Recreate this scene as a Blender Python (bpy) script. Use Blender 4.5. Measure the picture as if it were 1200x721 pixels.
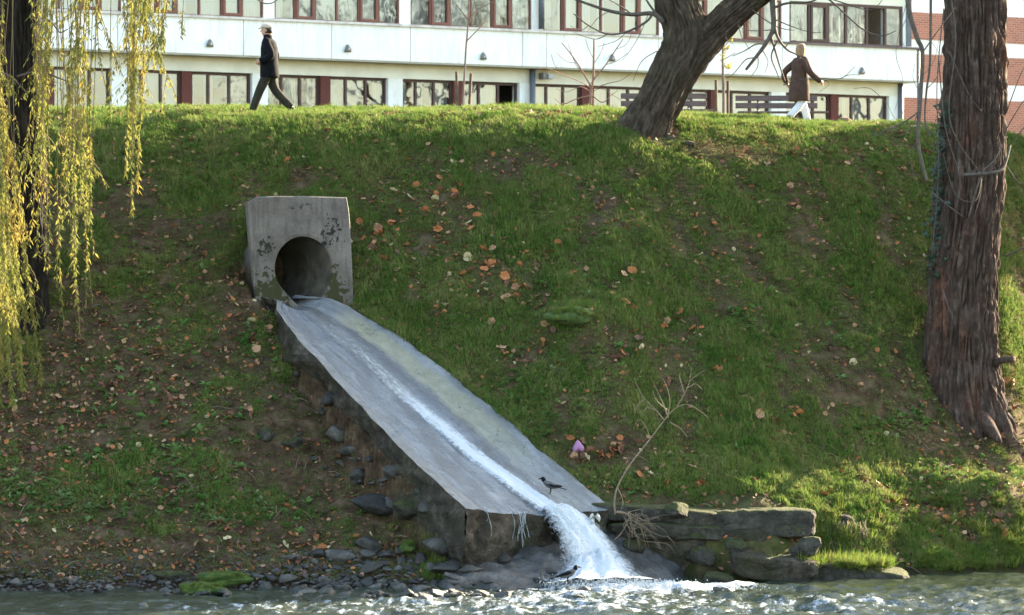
import bpy, bmesh, math, random
import numpy as np
from mathutils import Vector, Matrix
D = bpy.data
SC = bpy.context.scene
for o_ in list(D.objects): D.objects.remove(o_)
COL = SC.collection
R = math.radians
rnd = random.Random(7)
nr = np.random.default_rng(11)
# ------------------------------------------------------------ camera, world, sun, exposure
F = 4550.0; HC = 4.8; CX = 600.0; CY = 354.0        # focal length in photo pixels, eye height, horizon row
cam = D.objects.new('camera', D.cameras.new('camera')); COL.objects.link(cam)
cam.location = (0, 0, HC); cam.rotation_euler = (R(90), 0, 0)
cam.data.lens = F / 1200 * 36; cam.data.sensor_width = 36
cam.data.shift_y = -6.5 / 1200
cam.data.clip_start = 0.5; cam.data.clip_end = 6000
cam.data.dof.use_dof = True; cam.data.dof.focus_distance = 69.0; cam.data.dof.aperture_fstop = 3.2
SC.camera = cam
SUN_EL, SUN_AZ = R(20), R(42)                        # azimuth measured from +X towards +Y
wd = D.worlds.new('World'); SC.world = wd; wd.use_nodes = True
wn = wd.node_tree.nodes; wl = wd.node_tree.links
bg = wn['Background']; sky = wn.new('ShaderNodeTexSky'); sky.sky_type = 'NISHITA'; sky.sun_disc = False
sky.sun_elevation = SUN_EL; sky.sun_rotation = R(90) - SUN_AZ
sky.air_density = 1.0; sky.dust_density = 1.6; sky.ozone_density = 0.6
wl.new(sky.outputs[0], bg.inputs[0]); bg.inputs[1].default_value = 0.105
sun = D.objects.new('sun', D.lights.new('sun', 'SUN')); COL.objects.link(sun)
sun.data.energy = 5.0; sun.data.angle = R(0.5); sun.data.color = (1.0, 0.86, 0.66)
sdir = Vector((math.cos(SUN_EL) * math.cos(SUN_AZ), math.cos(SUN_EL) * math.sin(SUN_AZ), math.sin(SUN_EL)))
sun.rotation_euler = sdir.to_track_quat('Z', 'Y').to_euler()
SC.view_settings.view_transform = 'Standard'; SC.view_settings.look = 'None'
SC.view_settings.gamma = 1.0; SC.view_settings.exposure = 3.28
SC.view_settings.use_curve_mapping = False
SC.view_settings.use_white_balance = True; SC.view_settings.white_balance_temperature = 6900; SC.view_settings.white_balance_tint = 4
SC.render.engine = 'CYCLES'
SC.cycles.max_bounces = 8; SC.cycles.transparent_max_bounces = 16

# ------------------------------------------------------------ helpers
def h3(ix, iy, iz, seed):
    n = (ix.astype(np.int64) * 374761393 + iy.astype(np.int64) * 668265263 + iz.astype(np.int64) * 2147483647 + seed * 974634777) & 0xffffffff
    n = ((n ^ (n >> 13)) * 1274126177) & 0xffffffff
    n = ((n ^ (n >> 16)) * 2246822519) & 0xffffffff
    return ((n ^ (n >> 15)) & 0xffffff) / float(0xffffff)
def n3(x, y, z, seed=0):
    x = np.asarray(x, float); y = np.asarray(y, float) + 0 * x; z = np.asarray(z, float) + 0 * x
    x = x + 0 * y
    fx, fy, fz = np.floor(x), np.floor(y), np.floor(z)
    u, v, w = x - fx, y - fy, z - fz
    u = u*u*(3-2*u); v = v*v*(3-2*v); w = w*w*(3-2*w)
    r = 0
    for a in (0, 1):
        for b in (0, 1):
            for c in (0, 1):
                r = r + h3(fx+a, fy+b, fz+c, seed) * (u if a else 1-u) * (v if b else 1-v) * (w if c else 1-w)
    return r
def fbm(x, y, z=0.0, seed=0, o=4):
    s = 0; a = 0.5; t = 0
    for k in range(o):
        s = s + a * n3(np.asarray(x)*2**k, np.asarray(y)*2**k, np.asarray(z)*2**k, seed + k*17); t += a; a *= 0.5
    return s / t
def PX(px, py, Y): return Vector(((px-CX)/F*Y, Y, HC + (CY-py)/F*Y))
def world(o):
    m = o.matrix_basis.copy()
    if o.parent: m = world(o.parent) @ o.matrix_parent_inverse @ m
    return m
def attach(o, p, local=False):
    o.parent = p
    if not local: o.matrix_parent_inverse = world(p).inverted()
    return o
def tag(o, label=None, cat=None, group=None, kind=None):
    if label: o['label'] = label
    if cat: o['category'] = cat
    if group: o['group'] = group
    if kind: o['kind'] = kind
    return o
def empty(name, loc, rz=0, **k):
    o = D.objects.new(name, None); COL.objects.link(o); o.location = loc; o.rotation_euler = (0, 0, rz)
    o.empty_display_size = 0.2
    return tag(o, **k)
def mk(name, vs, fs, m=None, parent=None, smooth=False, local=False):
    me = D.meshes.new(name)
    me.from_pydata([tuple(v) for v in vs] if not isinstance(vs, np.ndarray) else vs.tolist(), [], fs if isinstance(fs, list) else fs.tolist())
    if smooth: me.polygons.foreach_set('use_smooth', [True]*len(me.polygons))
    if m is not None:
        for q in (m if isinstance(m, (list, tuple)) else [m]): me.materials.append(q)
    me.update()
    return link(name, me, parent, local)
def link(name, me, parent=None, local=False):
    o = D.objects.new(name, me); COL.objects.link(o)
    if parent is not None: attach(o, parent, local)
    return o
def copy_tree(o, parent=None):
    c = o.copy(); COL.objects.link(c)
    if parent is not None: c.parent = parent
    for ch in list(KIDS(o)): copy_tree(ch, c)
    return c
def KIDS(o): return [q for q in D.objects if q.parent is o]
class B:                                            # small mesh builder
    def __init__(s): s.v = []; s.f = []
    def add(s, vs, fs):
        k = len(s.v); s.v += [tuple(v) for v in vs]; s.f += [tuple(i+k for i in f) for f in fs]; return s
    def box(s, x0, x1, y0, y1, z0, z1, bev=0.0):
        if bev <= 0:
            vs = [(x, y, z) for x in (x0, x1) for y in (y0, y1) for z in (z0, z1)]
            return s.add(vs, [(0,1,3,2),(4,6,7,5),(0,4,5,1),(2,3,7,6),(0,2,6,4),(1,5,7,3)])
        bm = bmesh.new(); bmesh.ops.create_cube(bm, size=1)
        for v in bm.verts: v.co = Vector(((x0+x1)/2+v.co.x*(x1-x0), (y0+y1)/2+v.co.y*(y1-y0), (z0+z1)/2+v.co.z*(z1-z0)))
        bmesh.ops.bevel(bm, geom=bm.edges[:], offset=bev, segments=1, affect='EDGES')
        s.bm(bm); return s
    def bm(s, bm):
        bm.verts.index_update(); s.add([v.co[:] for v in bm.verts], [[v.index for v in f.verts] for f in bm.faces]); bm.free()
    def tube(s, pts, rs, n=6, cap=True):
        pts = [Vector(p) for p in pts]; m = len(pts); vs = []; fs = []
        up = None
        for i, p in enumerate(pts):
            d = (pts[min(i+1, m-1)] - pts[max(i-1, 0)]).normalized()
            if up is None: up = d.orthogonal().normalized()
            up = (up - d*up.dot(d)); up = up.normalized() if up.length > 1e-6 else d.orthogonal().normalized()
            w = d.cross(up)
            r = rs[i] if hasattr(rs, '__len__') else rs
            for k in range(n):
                a = 2*math.pi*k/n; vs.append(p + (up*math.cos(a) + w*math.sin(a))*r)
        for i in range(m-1):
            for k in range(n): fs.append((i*n+k, i*n+(k+1) % n, (i+1)*n+(k+1) % n, (i+1)*n+k))
        if cap: fs.append(tuple(range(n))[::-1]); fs.append(tuple((m-1)*n+k for k in range(n)))
        return s.add(vs, fs)
    def loft(s, rings, n=14, cap=True):              # ring: (cx, cy, cz, rx, ry, tilt)
        vs = []; fs = []
        for r in rings:
            cx, cy, cz, rx, ry = r[:5]; tl = r[5] if len(r) > 5 else 0
            for k in range(n):
                a = 2*math.pi*k/n; x = math.cos(a)*rx; vs.append((cx+x, cy+math.sin(a)*ry, cz+x*tl))
        m = len(rings)
        for i in range(m-1):
            for k in range(n): fs.append((i*n+k, i*n+(k+1) % n, (i+1)*n+(k+1) % n, (i+1)*n+k))
        if cap: fs.append(tuple(range(n))[::-1]); fs.append(tuple((m-1)*n+k for k in range(n)))
        return s.add(vs, fs)
    def blob(s, c, r, rot=0.0, nz=0.0, seed=0, sub=2):
        bm = bmesh.new(); bmesh.ops.create_icosphere(bm, subdivisions=sub, radius=1)
        co = np.array([v.co[:] for v in bm.verts]); d = 1 + nz*(fbm(co[:, 0]*1.5+seed, co[:, 1]*1.5, co[:, 2]*1.5, seed, 2)-.5)*2
        for v, q in zip(bm.verts, d):
            p = Vector((v.co.x*r[0]*q, v.co.y*r[1]*q, v.co.z*r[2]*q)); p.rotate(Matrix.Rotation(rot, 3, 'Z')); v.co = p + Vector(c)
        s.bm(bm); return s
    def out(s, name, m, parent=None, smooth=False, local=False): return mk(name, s.v, s.f, m, parent, smooth, local)
def smoothpath(pts, k=6):
    P = [Vector(p) for p in pts]; out = []
    for i in range(len(P)-1):
        a = P[max(i-1, 0)]; b = P[i]; c = P[i+1]; d = P[min(i+2, len(P)-1)]
        for j in range(k):
            t = j/k; out.append(0.5*((2*b)+(c-a)*t+(2*a-5*b+4*c-d)*t*t+(3*b-a-3*c+d)*t**3))
    out.append(P[-1]); return out
def grid_obj(name, X, Y, Z, m, parent=None, attrs=None, smooth=True):
    nr_, nc = X.shape
    me = D.meshes.new(name); n = nr_*nc
    idx = np.arange(n).reshape(nr_, nc)
    q = np.stack([idx[:-1, :-1], idx[:-1, 1:], idx[1:, 1:], idx[1:, :-1]], -1).reshape(-1, 4)
    me.vertices.add(n); me.vertices.foreach_set('co', np.stack([X, Y, Z], -1).reshape(-1).astype(np.float32))
    me.loops.add(q.size); me.loops.foreach_set('vertex_index', q.reshape(-1).astype(np.int32))
    me.polygons.add(len(q)); me.polygons.foreach_set('loop_start', np.arange(0, q.size, 4, dtype=np.int32))
    me.polygons.foreach_set('loop_total', np.full(len(q), 4, np.int32))
    me.update(calc_edges=True)
    me.polygons.foreach_set('use_smooth', np.full(len(q), smooth))
    for k, v in (attrs or {}).items():
        a = me.attributes.new(k, 'FLOAT', 'POINT'); a.data.foreach_set('value', np.asarray(v, np.float32).reshape(-1))
    me.materials.append(m); me.validate(); me.update()
    return link(name, me, parent)
# ------------------------------------------------------------ materials
class MN:
    def __init__(s, name):
        s.m = D.materials.new(name); s.m.use_nodes = True; s.t = s.m.node_tree; s.N = s.t.nodes; s.L = s.t.links
        s.b = s.N['Principled BSDF']; s.out = s.N['Material Output']
        s.pos = s.N.new('ShaderNodeNewGeometry').outputs['Position']
    def n(s, t, **k):
        q = s.N.new(t)
        for a, v in k.items(): setattr(q, a, v)
        return q
    def set(s, sock, v):
        if isinstance(v, bpy.types.NodeSocket): s.L.new(v, sock)
        elif hasattr(v, '__len__') and len(v) == 3 and sock.type == 'RGBA': sock.default_value = (*v, 1)
        else: sock.default_value = v
    def noise(s, scale=4, detail=4, rough=.6, stretch=(1, 1, 1), vec=None, rot=(0, 0, 0), dist=0):
        mp = s.n('ShaderNodeMapping'); s.L.new(vec or s.pos, mp.inputs[0]); mp.inputs['Scale'].default_value = stretch; mp.inputs['Rotation'].default_value = rot
        q = s.n('ShaderNodeTexNoise'); s.L.new(mp.outputs[0], q.inputs[0]); q.inputs['Scale'].default_value = scale; q.inputs['Detail'].default_value = detail
        q.inputs['Roughness'].default_value = rough; q.inputs['Distortion'].default_value = dist
        return q.outputs[0]
    def ramp(s, f, stops):
        q = s.n('ShaderNodeValToRGB'); e = q.color_ramp.elements
        while len(e) < len(stops): e.new(0.5)
        for el, (p, c) in zip(e, stops): el.position = p; el.color = (*c, 1) if hasattr(c, '__len__') else (c, c, c, 1)
        s.L.new(f, q.inputs[0]); return q.outputs[0]
    def mix(s, f, a, b, mode='MIX'):
        q = s.n('ShaderNodeMix', data_type='RGBA', blend_type=mode)
        s.set(q.inputs[0], f); s.set(q.inputs[6], a); s.set(q.inputs[7], b); return q.outputs[2]
    def math(s, op, a, b=0.0, c=0.0):
        q = s.n('ShaderNodeMath', operation=op); s.set(q.inputs[0], a); s.set(q.inputs[1], b); s.set(q.inputs[2], c); return q.outputs[0]
    def attr(s, name, typ='GEOMETRY'):
        q = s.n('ShaderNodeAttribute', attribute_name=name, attribute_type=typ); return q.outputs['Fac']
    def xyz(s, v=None):
        q = s.n('ShaderNodeSeparateXYZ'); s.L.new(v or s.pos, q.inputs[0]); return q.outputs
    def objco(s): return s.n('ShaderNodeTexCoord').outputs['Object']
    def bump(s, h, strength=.5, dist=.02):
        q = s.n('ShaderNodeBump'); s.L.new(h, q.inputs['Height']); q.inputs['Strength'].default_value = strength; q.inputs['Distance'].default_value = dist
        s.L.new(q.outputs[0], s.b.inputs['Normal']); return q.outputs[0]
    def fin(s, col=None, rough=None, spec=None):
        if col is not None: s.set(s.b.inputs['Base Color'], col)
        if rough is not None: s.set(s.b.inputs['Roughness'], rough)
        if spec is not None: s.set(s.b.inputs['Specular IOR Level'], spec)
        return s.m
def M(name, c1, c2=None, scale=6, rough=.8, bump=0, bscale=30, bdist=.01, spec=.3, stretch=(1, 1, 1), metal=0, lo=.35, hi=.65, detail=5, trans=0):
    q = MN(name); c2 = c2 or tuple(x*.75 for x in c1)
    col = q.ramp(q.noise(scale, detail, .6, stretch), [(lo, c1), (hi, c2)])
    if bump: q.bump(q.noise(bscale, 5, .6, stretch), bump, bdist)
    q.fin(col, rough, spec); q.b.inputs['Metallic'].default_value = metal
    if trans:
        tr = q.n('ShaderNodeBsdfTranslucent'); q.set(tr.inputs[0], q.mix(.5, col, (1, 1, .3), 'MULTIPLY'))
        q.set(tr.inputs[0], col)
        mx = q.n('ShaderNodeMixShader'); mx.inputs[0].default_value = trans
        q.L.new(q.b.outputs[0], mx.inputs[1]); q.L.new(tr.outputs[0], mx.inputs[2]); q.L.new(mx.outputs[0], q.out.inputs[0])
    return q.m
# ------------------------------------------------------------ terrain shape
CX_ = np.array([-9, -5, -2, 0.2, 2.0, 4.5, 7.0, 9.5, 11.5, 15, 22])
CP = np.array([  # per column: (Y,Z) waterline, toe, shelf, terrace back, below crest, crest
 [(64.6,0),(65.3,.55),(66.2,1.0),(67.2,1.75),(75,8.0),(76.3,8.46)],
 [(65.0,0),(65.6,.45),(66.4,.95),(67.3,1.75),(75,8.0),(76.3,8.46)],
 [(65.1,0),(65.9,.28),(66.8,.75),(67.6,1.5),(75,8.0),(76.3,8.46)],
 [(65.8,0),(66.3,.3),(67.2,1.1),(68.2,2.1),(75,8.0),(76.3,8.46)],
 [(67.0,0),(67.3,.9),(67.9,1.4),(68.9,2.3),(75.2,8.0),(76.4,8.43)],
 [(67.4,0),(67.7,.85),(68.3,1.25),(69.5,1.70),(75.6,7.65),(77.0,8.33)],
 [(68.4,0),(68.7,.4),(69.5,1.0),(70.9,1.55),(76.8,7.65),(78.2,8.29)],
 [(69.2,0),(69.5,.35),(70.2,.9),(72.4,1.70),(78.0,7.65),(79.4,8.27)],
 [(71,0),(71.3,.35),(72.2,.9),(75.5,1.70),(81.0,7.6),(82.5,8.2)],  # unseen bank from here on, shaped to recede so sun reaches the terrace
 [(76,0),(76.3,.35),(77.5,.9),(81,1.70),(87,7.6),(89,8.2)],
 [(88,0),(88.3,.35),(90,.9),(93,1.70),(99,7.6),(101,8.2)]], float)
def apz(ax, ay): return 1.0-.7*np.clip(-1.05-ax, 0, 2)-.5*np.clip(ax-2.5, 0, 2)-np.clip((67.5+.3*np.clip(ax, -2, 3)-.1-ay)/2.3, -.3, 1.2)*1.06-.15*np.clip((np.abs(ax-.2)-1.0), 0, 3)
# the chute frame (plan): axis runs down towards the right, n points to its right-hand side
C0 = np.array([-3.79, 70.93]); C1 = np.array([0.42, 66.61]); CL = np.linalg.norm(C1-C0); AX = (C1-C0)/CL; NX = np.array([-AX[1], AX[0]])
if NX[0] < 0: NX = -NX
TT = [-.25, 0, .15, .5, .8, 1]
def hw(t): return np.interp(t, [-.25, -.06, -.01, .04, .18, .5, .8, 1], [.38, .44, .62, .92, 1.14, 1.38, 1.54, 1.63])
def zc(t): return np.interp(t, [-.3, 0, .1, .25, .5, .75, 1, 1.3], [4.98, 4.80, 4.44, 3.96, 3.06, 2.14, 1.27, .4])
def ztilt(t, s): return np.interp(t, [0, .5, 1], [0, .07, 0])*(2*s-1)
def chuteP(t, s, lift=0.0):
    t = np.asarray(t, float); s = np.asarray(s, float); w = hw(t); d = (2*s-1)*w
    x = C0[0]+AX[0]*t*CL+NX[0]*d; y = C0[1]+AX[1]*t*CL+NX[1]*d
    dish = -.12*(1-np.clip(np.abs(s-.5)/.42, 0, 1)**2)*np.interp(t, [0, .1, 1], [1.3, 1, .8])
    lip = .01*np.exp(-((s-.0)/.05)**2) + .06*np.exp(-((s-1)/.07)**2)
    return x, y, zc(t)+ztilt(t, s)+dish+lip+lift
def terrain(X, Y, fine=True):
    X = np.asarray(X, float); Y = np.asarray(Y, float)
    sh = np.broadcast(X, Y).shape; X = np.broadcast_to(X, sh).ravel(); Y = np.broadcast_to(Y, sh).ravel()
    wob = (fbm(X*.35, Y*.1, 3, 5, 3)-.5)*.9
    Xc = np.clip(X, -9, 22)
    Ys = [np.interp(Xc, CX_, CP[:, k, 0]) for k in range(6)]; Zs = [np.interp(Xc, CX_, CP[:, k, 1]) for k in range(6)]
    ky = [Y*0-60, Y*0+4, Y*0+8, Ys[0]-22, Ys[0]-3] + Ys + [Ys[5]+2.5, Ys[5]+19, Ys[5]+58, Y*0+4000]
    kz = [Y*0+3.1, Y*0+3.1, Y*0-1.6, Y*0-2, Y*0-.9] + Zs + [Zs[5]+.2, Zs[5]+.72, Y*0+9.75, Y*0+9.9]
    Yw = Y + wob*np.clip((Y-60)/4, 0, 1)*np.clip((90-Y)/8, 0, 1)*np.where(Y > 73, .45, 1)
    z = np.zeros_like(Y)
    for off, wt in ((-.35, .25), (0, .5), (.35, .25)):
        zz = np.full_like(Y, 3.1); yy = Yw+off
        for k in range(len(ky)-1):
            m = (yy >= ky[k]) & (yy < ky[k+1])
            f = (yy-ky[k])/np.maximum(ky[k+1]-ky[k], 1e-6); zz = np.where(m, kz[k]+(kz[k+1]-kz[k])*f, zz)
        zz = np.where(yy >= 4000, 9.9, zz)
        z += wt*zz
    near = np.clip((Y-62)/3, 0, 1)*np.clip((88-Y)/8, 0, 1)*(1-.65*np.clip((Y-73.5)/2, 0, 1)*np.clip((12-np.abs(X))/2, 0, 1))
    z += near*((fbm(X*.45, Y*.45, 0, 21, 3)-.5)*.5 + (fbm(X*1.6, Y*1.6, 0, 31, 4)-.5)*.24 + (fbm(X*5.5, Y*5.5, 0, 41, 3)-.5)*.13)
    # terraced little sheep-tracks of the slope
    # mossy hump in the mid slope
    def hump(cx, cy, rx, ry, h, p=2): return h*np.exp(-(np.abs((X-cx)/rx)**p+np.abs((Y-cy)/ry)**p))
    z += hump(1.05, 70.95, .6, .38, .42, 3)
    z += hump(6.4, 69.9, .8, .5, .15) + hump(9.0, 70.6, .7, .5, .2) + hump(4.0, 69.0, 1.0, .5, .15)
    z -= hump(7.6, 70.2, .6, .35, .2) + hump(-3.6, 67.6, .9, .5, .25) 
    z -= hump(5.45, 68.2, .35, .3, .35)
    # chute carve
    dx = X-C0[0]; dy = Y-C0[1]; t = (dx*AX[0]+dy*AX[1])/CL; d = dx*NX[0]+dy*NX[1]; w = hw(t)
    zch = zc(t)
    tin = np.clip((t+.32)/.1, 0, 1)*np.clip((1.22-t)/.12, 0, 1)
    zin = zch-.5 + np.minimum(0, 0*t)
    e = -w-d
    wall = np.interp(t, [-.1, .1, .3, .6, .85, 1.05], [.25, .42, .52, .6, .65, .65])
    zl = zch-wall+(fbm(X*2.2, Y*2.2, 0, 77, 4)-.5)*.7
    bl = np.clip(1-(e-.5)/np.interp(t, [0, .5, 1], [.9, 2.0, 2.4]), 0, 1); bl = bl*bl*(3-2*bl)
    zL = z*(1-bl)+np.minimum(zl, z+.1)*bl
    e2 = d-w; br = np.clip(1-e2/.95, 0, 1); br = br*br*(3-2*br)
    zR = z*(1-br)+(zch+ztilt(t, 1.0)+.02+(fbm(X*3, Y*3, 0, 78, 3)-.4)*.18)*br
    zn = np.where(d < -w, zL, np.where(d > w, zR, zin))
    z = z*(1-tin)+zn*tin
    am = np.clip((X+1.35)/.3, 0, 1)*np.clip((3.2-X)/.3, 0, 1)*np.clip((Y-64.7)/.3, 0, 1)*np.clip((68.0-Y)/.3, 0, 1)
    z = z*(1-am)+np.minimum(z, apz(X, Y)-.16)*am
    hm_ = np.clip((.80-np.abs(X+3.91))/.15, 0, 1)*np.clip((Y-71.35)/.15, 0, 1)*np.clip((72.95-Y)/.15, 0, 1); z = z*(1-hm_)+np.minimum(z, 4.3)*hm_
    z = z+.40*np.exp(-(((X+5.15)/.55)**2+((Y-71.3)/.7)**2))
    return z.reshape(sh)
gx = np.concatenate([np.array([-900, -400, -200, -100, -60, -35, -22]), np.arange(-15, 15.001, .065), np.array([22, 35, 60, 100, 200, 400, 900])])
gy = np.concatenate([np.array([-60, -20, 4, 8, 20, 40, 52, 58]), np.arange(61.5, 82, .065), np.arange(82.5, 100, 1.0), np.array([105, 110, 120, 130, 150, 200, 300, 600, 1200, 3000])])
GX, GY = np.meshgrid(gx, gy); GZ = terrain(GX, GY)
def tz(x, y):
    x = np.atleast_1d(np.asarray(x, float)); y = np.atleast_1d(np.asarray(y, float))
    i = np.clip(np.searchsorted(gx, x)-1, 0, len(gx)-2); j = np.clip(np.searchsorted(gy, y)-1, 0, len(gy)-2)
    u = (x-gx[i])/(gx[i+1]-gx[i]); v = (y-gy[j])/(gy[j+1]-gy[j])
    return GZ[j, i]*(1-u)*(1-v)+GZ[j, i+1]*u*(1-v)+GZ[j+1, i]*(1-u)*v+GZ[j+1, i+1]*u*v
def hit(px, py, y0=62.0, y1=81.0):
    ys = np.arange(y0, y1, .04); xs = (px-CX)/F*ys; zr = HC+(CY-py)/F*ys; g = tz(xs, ys)
    k = np.argmax(g >= zr)
    if not (g >= zr).any(): k = len(ys)-1
    return Vector((xs[k], ys[k], g[k]))
def project(x, y, z): return CX+x/y*F, CY-(z-HC)/y*F
def tnormal(x, y):
    e = .1; return Vector((-(tz(x+e, y)[0]-tz(x-e, y)[0])/(2*e), -(tz(x, y+e)[0]-tz(x, y-e)[0])/(2*e), 1)).normalized()
def ell(px, py, cx, cy, rx, ry): return np.exp(-(((px-cx)/rx)**2+((py-cy)/ry)**2))
def grassd(x, y):                                     # how much turf grows here (0..1), laid out on the bank
    px, py = project(x, y, tz(x, y))
    g = .80 + .7*(fbm(x*.9, y*.9, 0, 91, 3)-.5) + 2.2*(fbm(x*2.2, y*2.2, 0, 92, 4)-.5)
    g -= .35*ell(px, py, 560, 195, 170, 22) + .15*ell(px, py, 820, 250, 90, 60)
    left = np.clip((330-px)/80, 0, 1)
    g -= .26*left*np.clip((py-235)/60, 0, 1) + .14*left*np.clip((py-300)/80, 0, 1)
    g -= .9*np.clip((py-612-(fbm(x*2, y*2, 0, 3, 2)-.5)*60)/22, 0, 1)*np.clip((520-px)/60, 0, 1)
    g -= .8*ell(px, py, 285, 350, 36, 60) + 1.0*ell(px, py, 350, 500, 60, 60) + 1.4*ell(px, py, 450, 570, 90, 50) + 1.2*ell(px, py, 400, 500, 40, 60) + .8*ell(px, py, 60, 480, 110, 60)
    g -= 1.0*ell(px, py, 1135, 505, 80, 38) + .6*ell(px, py, 1010, 440, 60, 50) + .8*ell(px, py, 700, 530, 60, 30) + .9*ell(px, py, 1120, 600, 90, 28)
    g += .8*ell(px, py, 668, 368, 44, 22) + .35*ell(px, py, 900, 550, 200, 40) + .3*ell(px, py, 450, 150, 380, 22) + .25*ell(px, py, 480, 400, 140, 70) + .45*ell(px, py, 200, 535, 70, 14) + .4*ell(px, py, 60, 580, 70, 22)
    return g
gd = np.clip(grassd(GX.ravel(), GY.ravel()), 0, 1).reshape(GX.shape)
gd = np.where(GY > 82, 1, gd)
q = MN('bank_soil')
base = q.ramp(q.noise(3.5, 6, .65), [(.3, (.030, .018, .010)), (.5, (.092, .056, .034)), (.7, (.19, .128, .08))])
turf = q.ramp(q.noise(5, 6, .7), [(.3, (.035, .05, .012)), (.5, (.08, .09, .024)), (.7, (.15, .125, .06))])
f = q.math('MULTIPLY', q.attr('turf'), q.ramp(q.noise(2.6, 5, .65), [(.35, .35), (.6, 1.0)]))
zz = q.xyz()[2]
wetf = q.n('ShaderNodeMapRange'); q.set(wetf.inputs[0], zz); wetf.inputs[1].default_value = .05; wetf.inputs[2].default_value = .5; wetf.inputs[3].default_value = .45; wetf.inputs[4].default_value = 1
wetc = q.math('MULTIPLY', q.mix(f, base, turf), 1.0) if False else q.mix(1.0, q.mix(f, base, turf), wetf.outputs[0], 'MULTIPLY')
q.bump(q.noise(20, 6, .75), 1.0, .10)
soil = q.fin(wetc, .95, .1)
bank = grid_obj('riverbank', GX, GY, GZ, soil, attrs={'turf': gd}); tag(bank, kind='structure')
# ------------------------------------------------------------ river
wx = np.concatenate([[-900, -300, -100, -40, -18], np.arange(-11.5, 11.5, .055), [18, 40, 100, 300, 900]])
wy = np.concatenate([[-3, 10, 30, 45, 53], np.arange(57.5, 70.5, .06), [71.5]])
WX, WY = np.meshgrid(wx, wy)
fl = np.clip((WY-55)/2, 0, 1)*np.clip((13-np.abs(WX))/2, 0, 1)
amp = .6+.9*ell(WX, WY, 4, 62, 7, 4)
WZ = fl*amp*((fbm(WX*1.9+WY*.3, WY*1.5, 0, 51, 4)-.5)*.19 + (fbm(WX*7, WY*5, 0, 61, 2)-.5)*.045)
tip = np.array([1.15, 66.0])
foam = 1.3*ell(WX, WY, tip[0]+.25, tip[1]-.3, .9, .6) + 1.2*ell(WX, WY, 2.4, 65.4, 1.6, .8) + .95*ell(WX, WY, 3.9, 65.9, 1.1, .5) + .72*ell(WX, WY, .8, 63.8, 2.6, 1.3) + .50*ell(WX, WY, -.5, 62.2, 4.0, .8) + .45*ell(WX, WY, 1.0, 60.3, 5, 1.2)+.44*ell(WX, WY, 5.5, 62, 3.5, 2.0)+.36*ell(WX, WY, -4, 61, 5, 1.2)
foam = np.clip(foam, 0, 1.4)
WZ += .12*np.clip(foam-.6, 0, 1)*(fbm(WX*5, WY*4, 0, 63, 3))
q = MN('river_water')
fn = q.math('ADD', q.attr('foam'), q.math('MULTIPLY', q.math('SUBTRACT', q.noise(5.0, 7, .75, (1, .35, 1)), .52), 3.2))
fm = q.ramp(q.math('MULTIPLY', fn, 1.0), [(.5, 0.0), (1.15, 1.0)])
wcol = q.ramp(q.noise(.8, 3), [(.3, (.018, .024, .016)), (.7, (.035, .042, .026))])
q.bump(q.noise(9, 5, .65, (1, .7, 1)), .5, .06)
watermat = q.fin(q.mix(fm, wcol, (.37, .40, .44)), q.ramp(fm, [(0, .04), (1, .55)]), .5)
q.b.inputs['IOR'].default_value = 1.33
river = grid_obj('river_water', WX, WY, WZ, watermat, attrs={'foam': foam}); tag(river, kind='structure')
# ------------------------------------------------------------ white office building
FP = np.array([-10.8, 122.6]); FA = math.atan2(15.4, 24.4); FD = np.array([math.cos(FA), math.sin(FA)])
def fu(px):
    k = (px-CX)/F; return (k*FP[1]-FP[0])/(FD[0]-k*FD[1])
def fz(px, py): return HC+(CY-py)/F*(FP[1]+fu(px)*FD[1])
ZG = 9.75
Zlin = fz(560, 95.5); Zslab = fz(640, 80); Zcop = fz(610, 38.5); Zsill = fz(400, 28); Ztop = fz(980, 5.5)
print('facade z', Zlin, Zslab, Zcop, Zsill, Ztop)
bld = empty('office_building', (FP[0], FP[1], 0), FA, label='long white two storey building with red framed upper windows behind the grassy bank', cat='building')
q = MN('white_render')
st = q.ramp(q.noise(1.2, 6, .7, (1, 1, .35)), [(.45, (.72, .72, .71)), (.75, (.58, .58, .56))])
st = q.mix(q.ramp(q.noise(6, 5, .7, (1, 1, .12)), [(.50, 0.0), (.72, .6)]), st, (.45, .43, .39))
white = q.fin(st, .8, .2)
cream = M('cream_render', (.66, .64, .56), (.58, .555, .48), 1.5, .85)
redfr = M('red_window_frame', (.17, .062, .045), (.13, .05, .038), 3, .5)
brnfr = M('brown_window_frame', (.075, .035, .03), (.05, .026, .024), 3, .5)
copm = M('weathered_coping', (.55, .52, .50), (.28, .26, .25), 2.5, .9, lo=.45, hi=.7)
darkm = M('dark_room', (.03, .03, .035), (.05, .05, .055), 1, .9)
pipem = M('grey_downpipe', (.10, .11, .135), (.07, .08, .10), 2, .5)
q = MN('red_brick_fine'); br = q.n('ShaderNodeTexBrick'); 
mp = q.n('ShaderNodeMapping'); q.L.new(q.objco(), mp.inputs[0]); mp.inputs['Rotation'].default_value = (R(90), 0, 0)
q.L.new(mp.outputs[0], br.inputs[0]); br.inputs['Scale'].default_value = 1.0
br.inputs['Brick Width'].default_value = .26; br.inputs['Row Height'].default_value = .085; br.inputs['Mortar Size'].default_value = .012
br.inputs['Color1'].default_value = (.36, .12, .075, 1); br.inputs['Color2'].default_value = (.27, .085, .055, 1); br.inputs['Mortar'].default_value = (.33, .25, .21, 1)
brickm = q.fin(q.mix(q.ramp(q.noise(.5, 4), [(.4, 0.0), (.7, .3)]), br.outputs[0], (.42, .2, .14)), .9, .2)
pierm = M('maroon_brick', (.11, .033, .027), (.08, .026, .022), 9, .85, bump=.4, bscale=20, stretch=(1, 1, 4))
q = MN('window_glass')
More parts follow.
